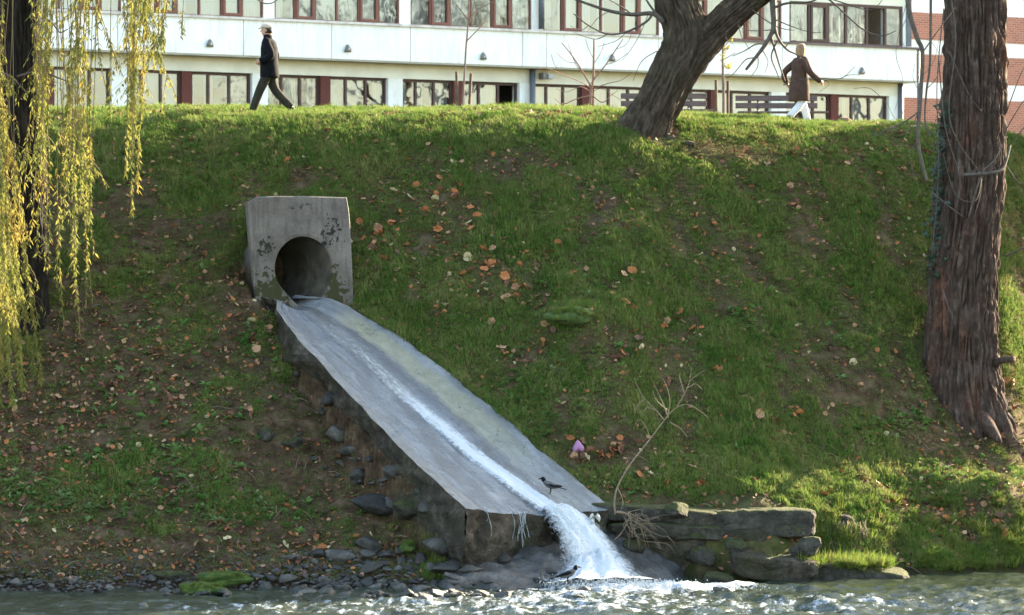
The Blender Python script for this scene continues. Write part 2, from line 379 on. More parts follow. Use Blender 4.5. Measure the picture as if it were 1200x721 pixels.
gl = q.n('ShaderNodeBsdfGlossy'); gl.inputs[1].default_value = .015; gl.inputs[0].default_value = (.92, .95, 1, 1)
tr = q.n('ShaderNodeBsdfTransparent'); tr.inputs[0].default_value = (.85, .88, .88, 1)
mx = q.n('ShaderNodeMixShader'); fr = q.n('ShaderNodeFresnel'); fr.inputs[0].default_value = 1.6
q.L.new(q.math('ADD', fr.outputs[0], .10), mx.inputs[0]); q.L.new(tr.outputs[0], mx.inputs[1]); q.L.new(gl.outputs[0], mx.inputs[2]); q.L.new(mx.outputs[0], q.out.inputs[0])
bpn = q.n('ShaderNodeBump'); q.L.new(q.noise(.9, 2), bpn.inputs['Height']); bpn.inputs['Strength'].default_value = .15; bpn.inputs['Distance'].default_value = .04; q.L.new(bpn.outputs[0], gl.inputs['Normal'])
glass = q.m
curt = M('white_curtain', (.50, .51, .52), (.34, .35, .36), 2.0, .9, stretch=(1, 1, .1), trans=.2)
# bays: (left px, right px) upper and lower
UP = [(-12, 133), (149, 299), (312, 458), (471, 612.5), (626, 762), (775, 905)]
LO = [(-16, 131, 52, 64), (149, 296, 214, 226), (314, 455, 376.5, 388), (472, 609, 532.5, 545), (626.5, 762, 683, 697), (775, 904, 834, 842), (921, 1042, 975, 984)]
uend = fu(1062); ustart = fu(-60)
YU = -.55
def bars(b, us, z0, z1, y0, y1, w):
    for u in us: b.box(u-w/2, u+w/2, y0, y1, z0, z1)
def window(name, us, z0, z1, yf, m, sash=(), open_=(), curtain=True, seed=0, thick=.07, dark=()):
    w = empty(name, ((us[0]+us[-1])/2, yf, z0)); attach(w, bld, True)
    def loc(b, nm, mm): o = b.out(nm, mm); attach(o, w, True); o.location = (-w.location.x, -w.location.y, -w.location.z); return o
    b = B(); y0, y1 = yf, yf+.09; n = len(us)-1
    b.box(us[0], us[-1], y0, y1, z0, z0+thick*.8); b.box(us[0], us[-1], y0, y1, z1-thick, z1)
    for k, u in enumerate(us):
        ww = thick*(.9 if 0 < k < n else .8); ua = u if k == 0 else (u-ww if k == n else u-ww/2)
        b.box(ua, ua+ww, y0, y1, z0+thick*.8, z1-thick)
    loc(b, 'frame', m)
    for k in range(n):
        a = us[k]+thick*.5; c = us[k+1]-thick*.5
        if k in sash:
            s_ = B(); t_ = .085; zb = z0+thick*.8+.004
            s_.box(a, c, y0-.03, y0+.04, zb, zb+t_); s_.box(a, c, y0-.03, y0+.04, z1-thick-t_, z1-thick-.004)
            s_.box(a, a+t_, y0-.03, y0+.04, zb+t_, z1-thick-t_); s_.box(c-t_, c, y0-.03, y0+.04, zb+t_, z1-thick-t_)
            loc(s_, 'sash', m)
        if k in open_: continue
        g = B(); g.add([(a, y0+.05, z0+.04), (c, y0+.05, z0+.04), (c, y0+.05, z1-.04), (a, y0+.05, z1-.04)], [(0, 1, 2, 3)])
        loc(g, 'pane', glass)
    if curtain:
        rr = random.Random(seed)
        for k in range(n):
            if k in dark or k in open_: continue
            a = us[k]; c = us[k+1]; N = 22; vs = []; fs = []; ph = rr.random()*6; cov = 1.0 if rr.random() < .5 else rr.uniform(.3, .85)
            am = .05 if rr.random() < .7 else .003; fl_ = rr.random() < .5
            for i in range(N+1):
                t = i/N*cov; t = t if fl_ else 1-t
                for z in (z0-.05, z1+.02): vs.append((a+(c-a)*t, y0+.28+am*math.sin(t*46+ph)+.3*am*math.sin(t*19+ph), z))
            for i in range(N): fs.append((2*i, 2*i+2, 2*i+3, 2*i+1))
            o = mk('curtain', vs, fs, curt, smooth=True); attach(o, w, True); o.location = (-w.location.x, -w.location.y, -w.location.z)
    return w
for i, (a, c) in enumerate(UP):
    ua, uc = fu(a), fu(c); us = [ua+(uc-ua)*k for k in (0, .165, .325, .5, .675, .835, 1)]
    window('window', us, Zsill, Ztop, YU+.02, redfr, (1, 4), seed=i*3)
us = [fu(p) for p in (914, 938, 960, 981, 1005.5, 1027, 1047)]
window('window', us, Zsill-.02, Ztop, YU+.02, brnfr, (1,), (4,), seed=90, thick=.10)
lower = []
for i, (a, c, p0, p1) in enumerate(LO):
    for (x0, x1, s_) in ((a, p0, 0), (p1, c, 1)):
        ua, uc = fu(x0), fu(x1); us = [ua+(uc-ua)*k for k in (0, .30, .65, 1)]
        dk = (2,) if (i == 3 and s_ == 1) else ((2,) if i == 0 else ())
        window('window', us, ZG+.15, Zlin, .16, brnfr, (), (2,) if (i == 3 and s_ == 1) else (), seed=i*7+s_, thick=.09, dark=dk); lower.append((ua, uc))
    b = B(); b.box(fu(p0)+.003, fu(p1)-.003, .05, .4, ZG-.1, Zlin); attach(b.out('brick_pier', pierm), bld, True)
# walls: pillars between lower windows, lintel band
edges = [ustart]+[fu(v) for w in LO for v in (w[0], w[1])]+[uend-.15]
for k in range(0, len(edges), 2):
    if edges[k+1] > edges[k]: b = B(); b.box(edges[k], edges[k+1], 0, .45, ZG-.3, Zlin); attach(b.out('pillar_wall', white), bld, True)
b = B(); b.box(ustart, uend-.15, .002, .45, Zlin+.001, Zslab+.05); attach(b.out('lintel_band', cream), bld, True)
b = B(); b.box(ustart, uend-.15, .0, .3, ZG-.5, ZG+.14); attach(b.out('plinth', cream), bld, True)
b = B(); b.box(ustart, uend, YU-.03, .2, Zslab-.06, Zslab); attach(b.out('floor_slab', M('slab_edge', (.36, .34, .28), (.28, .26, .21), 2, .9)), bld, True)
js = [ustart]+[fu(p) for p in (-10, 128, 275, 378, 470, 601, 629, 760, 905)]+[uend]
for a, c in zip(js[:-1], js[1:]):
    b = B(); b.box(a+.012, c-.012, YU-.05, YU+.15, Zslab, Zcop-.02); attach(b.out('parapet_panel', white), bld, True)
b = B(); b.box(ustart, uend-.01, YU-.02, YU+.1, Zslab, Zcop-.03); attach(b.out('parapet_core', darkm), bld, True)
uj = fu(790)
b = B(); b.box(ustart, uj, YU-.13, YU+.2, Zcop-.02, Zcop+.06); attach(b.out('coping', copm), bld, True)
b = B(); b.box(uj, uend+.25, YU-.13, YU+.2, Zcop-.03, Zcop+.04); attach(b.out('coping', M('dark_coping', (.16, .12, .12), (.10, .08, .08), 3, .8)), bld, True)
# upper pillars and sill wall
edges = [ustart]+[fu(v) for w in UP for v in w]+[fu(914), fu(1047), uend-.3]
for k in range(0, len(edges), 2):
    if edges[k+1] > edges[k]: b = B(); b.box(edges[k], edges[k+1], YU, YU+.5, Zcop+.05, Ztop); attach(b.out('pillar_wall', white), bld, True)
b = B(); b.box(ustart, uend-.3, YU, YU+.5, Ztop, Ztop+.9); attach(b.out('upper_wall', cream), bld, True)
b = B(); b.box(ustart, uend-.3, YU+.02, YU+.3, Zcop+.04, Zsill); attach(b.out('sill', white), bld, True)
b = B(); b.box(ustart-.2, uend, YU-.4, 12, Ztop+.9, Ztop+1.2); attach(b.out('roof', white), bld, True)
# inner rooms
b = B(); b.box(ustart, uend-.35, 3.0, 12, ZG-.5, Ztop+.9); b.box(ustart+.01, uend-.35, .5, 3.0, Zslab-.05, Zslab+.2); b.box(ustart+.01, uend-.35, .5, 3.0, ZG-.3, ZG)
b.box(uend-.55, uend-.35, .46, 3.0, ZG-.3, Ztop+.85); attach(b.out('inner_room', M('grey_room', (.16, .16, .17), (.11, .11, .12), 1, .9)), bld, True)
b = B()
for px, zt, zb, yy in ((621.5, Ztop+.6, Zcop+.1, YU-.14), (621.5, Zslab-.07, ZG-.2, -.14), (1054.5, Zslab-.07, ZG-.2, -.05)):
    u = fu(px); o = B(); o.tube([(u, yy, zt), (u, yy, zb)], .10, 10)
    attach(o.out('downpipe', pipem, smooth=True), bld, True)
o = B(); o.box(fu(1050.5), fu(1056), YU-.05, YU+.2, Zcop+.07, Ztop+.9); attach(o.out('downpipe', pipem), bld, True)
o = B(); u = uend+.10; o.tube([(u, YU-.02, Zcop+.0), (u, YU-.02, ZG)], .05, 8); attach(o.out('drain_pipe', pipem, smooth=True), bld, True)
lampm = M('lamp_dark', (.10, .09, .085), (.2, .19, .18), 12, .6)
for px, py in ((235, 52), (396, 58), (554.5, 67), (705, 69), (997, 84)):
    u, z = fu(px), fz(px, py); w = empty('wall_lamp', (u, YU-.05, z)); attach(w, bld, True)
    o = B(); o.loft([(0, 0, -.12, .12, .06), (0, -.04, -.10, .13, .09), (0, -.05, .0, .10, .09), (0, -.03, .12, .03, .04)], 10); attach(o.out('lamp_body', lampm, smooth=True), w, True)
    o = B(); o.blob((0, -.08, -.03), (.08, .07, .08), sub=1); attach(o.out('lamp_glass', M('lamp_glass', (.5, .5, .48), None, 3, .3), smooth=True), w, True)
w = empty('floodlight', (fu(635), -.05, fz(635, 90))); attach(w, bld, True)
o = B(); o.box(-.16, .0, -.3, 0, -.1, .12, .01); attach(o.out('lamp_housing', lampm), w, True)
o = B(); o.box(.02, .2, -.34, -.05, -.09, .09, .01); attach(o.out('lamp_glass', curt), w, True)
# ------------------------------------------------------------ brick building to the right
FP2 = FP + FD*(uend+.6) + np.array([0, 6.0])*1.0
b2 = empty('brick_building', (FP2[0]-1.9, FP2[1], 0), FA, label='building with alternating red brick and white bands at the right behind the big trunk', cat='building')
def z2(py, px=1070): 
    k = (px-CX)/F; Y = FP2[1]+ (1.0)*FD[1]; return HC+(CY-py)/F*Y
rows = [(-130, -60, 0), (-60, -27, 1), (-27, 12, 0), (12, 44, 1), (44, 61, 0), (61, 94, 1), (94, 113, 0), (113, 168, 1)]
for (ya, yb, kind) in rows:
    b = B(); z1_, z0_ = z2(ya), z2(yb); yy = 0 if kind else .02
    b.box((.0, .38, .12)[rows.index((ya, yb, kind)) % 3] if kind else 0, 14, yy, 8, z0_, z1_)
    attach(b.out('brick_band' if kind else 'white_band', brickm if kind else white), b2, True)
# ------------------------------------------------------------ concrete chute with its outfall
q = MN('wet_concrete')
s_ = q.attr('s'); t_ = q.attr('t')
c = q.ramp(q.noise(2.2, 6, .65, (1, 1, 1)), [(.3, (.13, .142, .165)), (.7, (.25, .268, .30))])
cb = q.n('ShaderNodeCombineXYZ'); q.L.new(s_, cb.inputs[0]); q.L.new(t_, cb.inputs[1]); stk = q.noise(1.0, 6, .65, (11, 4.5, 1), vec=cb.outputs[0], dist=.8)
c = q.mix(q.ramp(stk, [(.42, .65), (.58, 0.0)]), c, (.09, .092, .10))
c = q.mix(q.ramp(q.noise(14, 5, .7), [(.5, 0.0), (.75, .5)]), c, (.08, .08, .08))
sn = q.math('ADD', s_, q.math('MULTIPLY', q.math('SUBTRACT', q.noise(1.6, 5, .6), .5), .16))
alg = q.math('MULTIPLY', q.ramp(sn, [(.68, 0.0), (.76, 1.0), (.90, 1.0), (.96, 0.0)]), q.ramp(t_, [(.02, 0.0), (.1, .85), (.6, .7), (.85, .15)]))
c = q.mix(alg, c, q.ramp(q.noise(5, 5), [(.3, (.20, .185, .115)), (.7, (.30, .275, .18))]))
edge = q.ramp(sn, [(0.0, 1.0), (.09, 0.0), (.93, 0.0), (1.0, .8)])
c = q.mix(q.math('MULTIPLY', edge, .7), c, q.ramp(q.noise(7, 5), [(.35, (.10, .09, .075)), (.65, (.26, .24, .21))]))
dk = q.math('MULTIPLY', q.ramp(sn, [(.62, 0.0), (.66, .8), (.72, .6), (.77, 0.0)]), q.ramp(t_, [(0.0, 1.0), (.7, .5), (.9, 0.0)]))
c = q.mix(dk, c, (.07, .07, .085))
rip = q.noise(1.0, 6, .75, (26, 60, 1), vec=cb.outputs[0], dist=1.2)
cr2 = q.n('ShaderNodeTexVoronoi', feature='DISTANCE_TO_EDGE'); cr2.inputs['Scale'].default_value = 1.5; vm2 = q.n('ShaderNodeVectorMath', operation='ADD'); nc2 = q.n('ShaderNodeTexNoise'); nc2.inputs['Scale'].default_value = 2.5; nc2.inputs['Detail'].default_value = 6; q.L.new(q.pos, nc2.inputs[0]); q.L.new(q.pos, vm2.inputs[0]); q.L.new(nc2.outputs[1], vm2.inputs[1]); q.L.new(vm2.outputs[0], cr2.inputs['Vector'])
c = q.mix(q.math('MULTIPLY', q.ramp(cr2.outputs['Distance'], [(0.0, .8), (.014, 0.0)]), q.ramp(q.noise(1.1, 2), [(.5, 0.0), (.58, 1.0)])), c, (.035, .032, .03))
c = q.mix(q.ramp(q.noise(45, 3, .8), [(.56, 0.0), (.68, .55)]), c, (.06, .06, .06))
q.bump(q.math('ADD', q.noise(9, 7, .75), q.math('MULTIPLY', rip, .55)), .9, .06)
wetr = q.ramp(q.math('ADD', sn, q.math('MULTIPLY', q.noise(4, 5, .7), .0)), [(.04, .7), (.10, .2), (.72, .24), (.8, .7)])
chm = q.fin(c, wetr, .55)
q = MN('rough_concrete')
c = q.ramp(q.noise(3, 7, .7), [(.3, (.02, .015, .010)), (.5, (.065, .05, .036)), (.72, (.19, .155, .12))])
c = q.mix(q.ramp(q.noise(1.3, 5, .6), [(.5, 0.0), (.62, .75)]), c, (.045, .042, .02))
cr_ = q.n('ShaderNodeTexVoronoi', feature='DISTANCE_TO_EDGE'); cr_.inputs['Scale'].default_value = 2.6; vm_ = q.n('ShaderNodeVectorMath', operation='ADD'); nc_ = q.n('ShaderNodeTexNoise'); nc_.inputs['Scale'].default_value = 3.0; q.L.new(q.pos, nc_.inputs[0]); q.L.new(q.pos, vm_.inputs[0]); q.L.new(nc_.outputs[1], vm_.inputs[1]); q.L.new(vm_.outputs[0], cr_.inputs['Vector'])
crk = q.ramp(cr_.outputs['Distance'], [(0.0, 0.0), (.05, 1.0)])
q.bump(q.math('MULTIPLY', q.noise(12, 7, .8), q.math('ADD', q.math('MULTIPLY', crk, .5), .5)), 1.0, .14)
rcm = q.fin(c, .85, .25)
q = MN('apron_concrete')
c = q.ramp(q.noise(2.4, 6, .65), [(.3, (.022, .02, .019)), (.5, (.07, .066, .064)), (.7, (.15, .145, .142))]); q.bump(q.noise(7, 8, .8), 1.0, .12)
apm = q.fin(c, q.ramp(q.noise(3, 4), [(.4, .25), (.65, .6)]), .5)
chute = empty('concrete_chute', (C1[0], C1[1], 0), label='wet concrete chute sloping from the outfall pipe down to the river', cat='chute')
T = np.linspace(-.12, 1, 150); S = np.linspace(0, 1, 70)
SS, Tm = np.meshgrid(S, T)
jag = (fbm(Tm*9, SS*0, 1, 12, 4)-.5)
Se = SS + np.where(SS < .06, .05*jag*(1-SS/.06), 0) + np.where(SS > .94, .09*(fbm(Tm*8, 0*SS, 5, 14, 4)-.5)*((SS-.94)/.06), 0)
lipj = np.where(Tm > .95, (Tm-.95)/.05, 0)*((fbm(SS*5, 0*SS, 2, 19, 3)-.5)*.05 + .03*np.where(SS > .66, 1, 0))
x, y, z = chuteP(Tm+lipj, Se)
z = z + (fbm(x*2, y*2, 0, 33, 4)-.5)*.05 + (fbm(x*9, y*9, 0, 34, 3)-.5)*.018
top = grid_obj('channel_slab', x, y, z, chm, chute, attrs={'s': SS, 't': Tm})
def skirt(name, ex, ey, ez, depth, outv, seed, m, nrow=26, und=.5, amp=.22):
    # rough broken edge hanging below a line of points
    k = np.linspace(0, 1, nrow)[:, None]; ex, ey, ez = [a[None, :] for a in (ex, ey, ez)]
    dep = np.asarray(depth)[None, :] if hasattr(depth, '__len__') else depth
    Zs = ez - k*dep
    off = (fbm(ex*1.6+ey*1.2, Zs*2.4, 3, seed, 4)-.5)*amp*2*np.clip(k*4, 0, 1) - und*np.clip((k-.12), 0, 1)**.7*np.clip(k*3, 0, 1)
    off = off + (fbm(ex*6+ey*5, Zs*8, 3, seed+5, 3)-.5)*.09*np.clip(k*8, 0, 1)
    ox, oy = outv
    return grid_obj(name, ex+ox*off+0*k, ey+oy*off+0*k, Zs, m, chute)
# left side wall (upper band proud, hollowed below), lip face, right lip
tl = np.linspace(0, 149, 150).astype(int)
skirt('side_wall', x[:, 0], y[:, 0], z[:, 0]+.002, np.interp(T, [-.12, .2, .5, .8, 1], [.6, .8, 1.05, 1.1, 1.1]), (-NX[0], -NX[1]), 201, rcm, 44, .12, .20)
nL = np.searchsorted(S, .60)
o = skirt('lip_wall', x[-1, :nL+1], y[-1, :nL+1], z[-1, :nL+1]+.002, 1.0, (AX[0], AX[1]), 221, rcm, 30, .12, .09)
nR = np.searchsorted(S, .60)
skirt('lip_wall', x[-1, nR:], y[-1, nR:], z[-1, nR:]+.004, 1.05, (AX[0], AX[1]), 231, rcm, 26, .35, .10)
skirt('side_wall', x[::-1, -1], y[::-1, -1], z[::-1, -1]+.002, .6, (NX[0], NX[1]), 241, rcm, 10, .05, .05)
# sloping apron under the lip
U, V = np.meshgrid(np.linspace(0, 1, 130), np.linspace(0, 1, 60))
ax_ = -1.9 + U*5.0; ay = 67.5 - V*2.5 + .55*np.clip(ax_, -2, 3)*.55 - .1
az = apz(ax_, ay) + (fbm(ax_*1.6, ay*1.6, 0, 55, 4)-.5)*.34 + (fbm(ax_*6, ay*6, 0, 56, 3)-.5)*.12
grid_obj('apron', ax_, ay, az, apm, chute)
# headwall block with the round outlet
HA = R(13); hd = Vector((math.cos(HA), math.sin(HA), 0)); hn = Vector((math.sin(HA), -math.cos(HA), 0))   # along the face, out of the face
hc = PX(350.5, 362, 71.3)                                          # bottom middle of the face
hwall = empty('outfall_headwall', (hc.x, hc.y, hc.z-.3), HA, label='mossy concrete headwall block with a round drain outlet above the chute', cat='headwall')
q = MN('headwall_concrete')
oc = q.objco(); ox, oy, oz = q.xyz(oc)
c = q.ramp(q.noise(2.2, 6, .65), [(.3, (.10, .082, .070)), (.7, (.20, .168, .148))])
c = q.mix(q.ramp(q.noise(3.2, 6, .7, (3, 3, .35), vec=oc), [(.5, 0.0), (.68, .7)]), c, (.06, .052, .046))
c = q.mix(q.ramp(oz, [(1.25, 0.0), (1.6, .45)]), c, (.075, .06, .055))
c = q.mix(q.ramp(q.noise(30, 4, .7), [(.55, 0.0), (.75, .45)]), c, (.26, .235, .21))
def reg(cx, cz, rx, rz, thr, sc, seed, col):
    global c
    dx = q.math('DIVIDE', q.math('SUBTRACT', ox, cx), rx); dz = q.math('DIVIDE', q.math('SUBTRACT', oz, cz), rz)
    rr = q.math('SQRT', q.math('ADD', q.math('MULTIPLY', dx, dx), q.math('MULTIPLY', dz, dz)))
    v = q.math('SUBTRACT', q.noise(sc, 4, .6, vec=oc, rot=(seed, seed, 0)), q.math('MULTIPLY', rr, .30))
    c = q.mix(q.ramp(v, [(thr, 0.0), (thr+.06, .92)]), c, col)
reg(-.52, .55, .42, .50, .26, 11, 1, (.035, .035, .010))
reg(.66, .60, .30, .55, .28, 11, 2, (.035, .035, .010))
reg(-.62, 1.45, .22, .32, .36, 11, 3, (.02, .022, .012))
reg(-.62, 1.05, .18, .25, .46, 14, 4, (.02, .022, .012))
reg(.62, 1.75, .42, .40, .40, 13, 5, (.015, .015, .015))
reg(.50, 1.5, .25, .15, .37, 13, 8, (.015, .015, .015))
reg(.1, 2.2, .9, .2, .50, 18, 6, (.03, .03, .03))
q.bump(q.noise(20, 7, .78), 1.0, .045)
hm = q.fin(c, .9, .2)
SX = 71.3/F                                                             # metres per photo pixel here
def fp(px, py): return ((px-350.5)*SX/math.cos(HA), (362-py)*SX+.3)      # face coords (x along, z up from the empty)
outer = [fp(*p) for p in ((292, 233), (320, 231), (360, 231), (408, 232), (410, 262), (411, 300), (413, 362), (388, 367), (322, 367), (303, 364), (299, 330), (295, 285))]
mouth = []
for k in range(48):
    a = 2*math.pi*k/48; mxp = 356+33*math.cos(a); myp = 315-38*math.sin(a)
    if math.sin(a) < -.35:
        f_ = (-math.sin(a)-.35)/.65; mxp = 356+(33*math.cos(a))*(1-.42*f_**1.2)+5*f_; myp = min(357, 315+38*(-math.sin(a))+ 12*f_)
    mouth.append(fp(mxp, myp))
def ray_outer(cx, cz, a):
    d = (math.cos(a), math.sin(a)); best = None
    for i in range(len(outer)):
        (x1, z1), (x2, z2_) = outer[i], outer[(i+1) % len(outer)]
        ex, ez = x2-x1, z2_-z1; den = d[0]*ez-d[1]*ex
        if abs(den) < 1e-9: continue
        t = ((x1-cx)*ez-(z1-cz)*ex)/den; u_ = ((x1-cx)*d[1]-(z1-cz)*d[0])/den
        if t > 0 and -1e-6 <= u_ <= 1+1e-6: best = t if best is None else min(best, t)
    return cx+d[0]*best, cz+d[1]*best
mc = fp(357, 318); ring = []
for (mx_, mz_) in mouth: ring.append(ray_outer(mc[0], mc[1], math.atan2(mz_-mc[1], mx_-mc[0])))
NRR = 14; vs = []; fs = []
leanf = lambda z: -.10*(z-.3)/2.0
for j in range(NRR+1):
    t = j/NRR
    for (a_, b_) in zip(mouth, ring):
        X_ = a_[0]+(b_[0]-a_[0])*t; Z_ = a_[1]+(b_[1]-a_[1])*t
        vs.append((X_, -leanf(Z_)*1.0 + (.02 if j == 0 else 0) + (float(fbm(X_*3, Z_*3, 0, 8, 3))-.5)*.03, Z_))
n = 48
for j in range(NRR):
    for k in range(n): fs.append((j*n+k, j*n+(k+1) % n, (j+1)*n+(k+1) % n, (j+1)*n+k))
# body sides going back into the bank, bevelled arris
last = NRR*n
for dep, gr in ((.03, .022), (.45, .03), (1.7, .03)):
    k0 = len(vs)
    for k in range(n):
        v = vs[last+k] if dep == .03 else vs[k0-n+k]
        cx_, cz_ = mc; dxx, dzz = v[0]-cx_, v[2]-cz_; L = math.hypot(dxx, dzz)
        g_ = gr if dep == .03 else 0
        vs.append((v[0]+dxx/L*g_+(.14*(dep-(.03 if dep == .45 else .45)) if v[0] < mc[0] and dep > .1 else 0), v[1]+(dep if dep == .03 else dep-(.03 if dep == .45 else .45)), v[2]+dzz/L*g_))
    src = last if dep == .03 else k0-n
    for k in range(n): fs.append((src+k, src+(k+1) % n, k0+(k+1) % n, k0+k))
attach(mk('block', vs, fs, hm, smooth=False), hwall, True)
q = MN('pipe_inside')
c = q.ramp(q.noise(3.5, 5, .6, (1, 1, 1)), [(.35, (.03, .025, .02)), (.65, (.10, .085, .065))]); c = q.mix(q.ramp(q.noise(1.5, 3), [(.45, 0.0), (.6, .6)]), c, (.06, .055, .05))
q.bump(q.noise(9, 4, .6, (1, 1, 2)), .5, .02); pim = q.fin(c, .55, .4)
vs = []; fs = []; pa = R(-22)
for j in range(9):
    L = j*.3
    for (a_, b_) in mouth: vs.append((a_-math.tan(-pa)*L, .02+L-leanf(b_), b_))
for j in range(8):
    for k in range(n): fs.append((j*n+k, (j+1)*n+k, (j+1)*n+(k+1) % n, j*n+(k+1) % n))
fs.append(tuple(8*n+k for k in range(n)))
attach(mk('pipe', vs, fs, pim, smooth=True), hwall, True)
o = B(); zf = fp(0, 350)[1]
pts0 = [fp(338, 352), fp(384, 352)]
for j in range(10):
    L = -.05+j*.28; sh = -math.tan(-pa)*L
    o.v += [(pts0[0][0]-.06+sh, .03+L, zf+.01*j), (pts0[1][0]+.05+sh, .03+L, zf+.01*j)]
o.f = [(2*j, 2*j+1, 2*j+3, 2*j+2) for j in range(9)]
attach(o.out('pipe_floor', apm), hwall, True)
# ------------------------------------------------------------ water running down the chute
q = MN('running_water')
fo = q.attr('foam'); cb = q.n('ShaderNodeCombineXYZ'); q.L.new(q.attr('fs'), cb.inputs[0]); q.L.new(q.attr('ft'), cb.inputs[1]); ns = q.math('ADD', q.math('MULTIPLY', q.noise(5, 6, .75, (1.6, 1.6, .8)), .45), q.math('MULTIPLY', q.noise(3.2, 7, .75, (1, .28, 1), vec=cb.outputs[0]), .55))
f_ = q.math('ADD', q.math('MULTIPLY', fo, 1.25), q.math('MULTIPLY', q.math('SUBTRACT', ns, .5), 2.0))
f_ = q.ramp(f_, [(.36, 0.0), (1.2, 1.0)])
q.bump(ns, .6, .10)
col = q.mix(f_, (.14, .13, .10), (.40, .42, .45))
q.fin(col, q.ramp(f_, [(0, .08), (1, .6)]), .5)
trn = q.n('ShaderNodeBsdfTransparent'); mx = q.n('ShaderNodeMixShader')
al = q.math('MAXIMUM', f_, .30); ea = q.attr('edge'); al = q.math('MULTIPLY', al, q.ramp(q.math('ADD', ea, q.math('MULTIPLY', q.math('SUBTRACT', q.noise(12, 5, .7), .5), .9)), [(.12, 0.0), (.55, 1.0)]))
q.L.new(al, mx.inputs[0]); q.L.new(trn.outputs[0], mx.inputs[1]); q.L.new(q.b.outputs[0], mx.inputs[2]); q.L.new(mx.outputs[0], q.out.inputs[0])
runm = q.m
Tn = np.concatenate([np.linspace(-.10, 1, 170), np.linspace(1.012, 1.42, 70), np.linspace(1.43, 1.9, 50)]); Un = np.linspace(-1, 1, 40)
UU, TTm = np.meshgrid(Un, Tn)
sc_ = np.interp(TTm, [-.1, 0, .15, .45, .75, 1], [.56, .56, .53, .49, .53, .62]); hw_ = np.interp(TTm, [-.1, 0, .2, .45, .7, 1, 1.4], [.30, .33, .34, .27, .30, .38, .62])
tc = np.minimum(TTm, 1.0); sl = sc_ + UU*hw_/(2*hw(tc))
xx, yy, z0 = chuteP(tc, np.clip(sl, .02, .98))
fall = np.clip((TTm-1)/.42, 0, 1); run = np.clip((TTm-1.42)/.48, 0, 1)
p_ = fall
xx = xx + p_*1.05*AX[0]*.9 + p_*.05 + np.clip(p_, 0, 1)*UU*.12; yy = yy + p_*1.05*AX[1]*.62
z0 = np.where(fall > 0, z0*(1-p_**1.35)+(apz(xx, yy)+.02)*p_**1.35, z0)
xx = xx+run*(.12+UU*.75); yy = yy-run*1.25; z0 = np.where(run > 0, np.maximum(apz(xx, yy)+.07, .02), z0)
ed = 1-np.abs(UU)**3
fs_ = UU*hw_*2; ft_ = np.where(TTm < 1, TTm*6, 6+(TTm-1)*3.0)
lump = (.6*fbm(fs_*5, ft_*1.3, 0, 71, 4)+.4*fbm(fs_*10, ft_*4, 0, 72, 3)-.42)*np.interp(TTm, [0, .3, .6, 1, 1.4, 1.9], [.02, .04, .08, .14, .30, .16])
z1 = z0 + .03*ed + np.maximum(lump, -.02)*ed + np.where(fall > 0, .10*ed, 0)
fo_ = np.interp(TTm, [-.1, .12, .3, .42, .55, .8, 1, 1.4, 1.9], [.22, .46, .54, .66, .80, .92, 1.1, 1.3, 1.05])*(.75+.25*ed)
grid_obj('flowing_water', xx, yy, z1, runm, attrs={'foam': fo_, 'edge': 1-np.abs(UU), 'fs': fs_, 'ft': ft_}).__setitem__('kind', 'structure')
# splash plume: many tiny drops and lumps of white water
fm_ = M('white_foam', (.38, .40, .43), (.28, .31, .34), 8, .5)
rr = np.random.default_rng(5); sp = B()
for k in range(800):
    t = rr.random()**.7; bx = .72+.62*t+rr.normal()*.15*(.4+t); by = 66.55-.55*t+rr.normal()*.18; bz = 1.25*(1-t**1.3)+.08+abs(rr.normal())*.10*(.3+t)
    r_ = rr.uniform(.004, .013)
    sp.add([(bx+r_, by, bz), (bx-r_*.5, by+r_, bz), (bx-r_*.5, by-r_, bz), (bx, by, bz+r_*1.5), (bx, by, bz-r_)], [(0,1,3),(1,2,3),(2,0,3),(1,0,4),(2,1,4),(0,2,4)])
for k in range(2600):
    bx = .9+abs(rr.normal())*1.2-(.5*rr.random()); by = 65.3+rr.normal()*.30-.1*(bx-1); bz = .02+abs(rr.normal())*.06*max(.1, 1.3-.4*abs(bx-1.5)); r_ = rr.uniform(.005, .018)
    sp.add([(bx+r_, by, bz), (bx-r_*.5, by+r_, bz), (bx-r_*.5, by-r_, bz), (bx, by, bz+r_*1.3), (bx, by, bz-r_)], [(0,1,3),(1,2,3),(2,0,3),(1,0,4),(2,1,4),(0,2,4)])
tag(sp.out('water_spray', fm_), kind='stuff')
# trickles over the left part of the lip
tk = B(); rt = random.Random(4)
for k in range(13):
    s0 = rt.choice([.14, .17, .33, .36, .38, .40, .30, .12])+rt.uniform(-.012, .012); L = rt.uniform(.2, .62)
    px_, py_, pz_ = [float(v) for v in chuteP(1.0, s0)]; pts = []
    for j in range(8):
        t = j/7; pts.append((px_+AX[0]*(.05+.02*t)+.03*math.sin(t*5+k), py_+AX[1]*(.05+.02*t), pz_+.04-L*t**1.3))
    tk.tube(pts, [.0035*rt.uniform(.4, 1.6) for _ in pts], 4)
tag(tk.out('water_trickles', fm_), kind='structure')
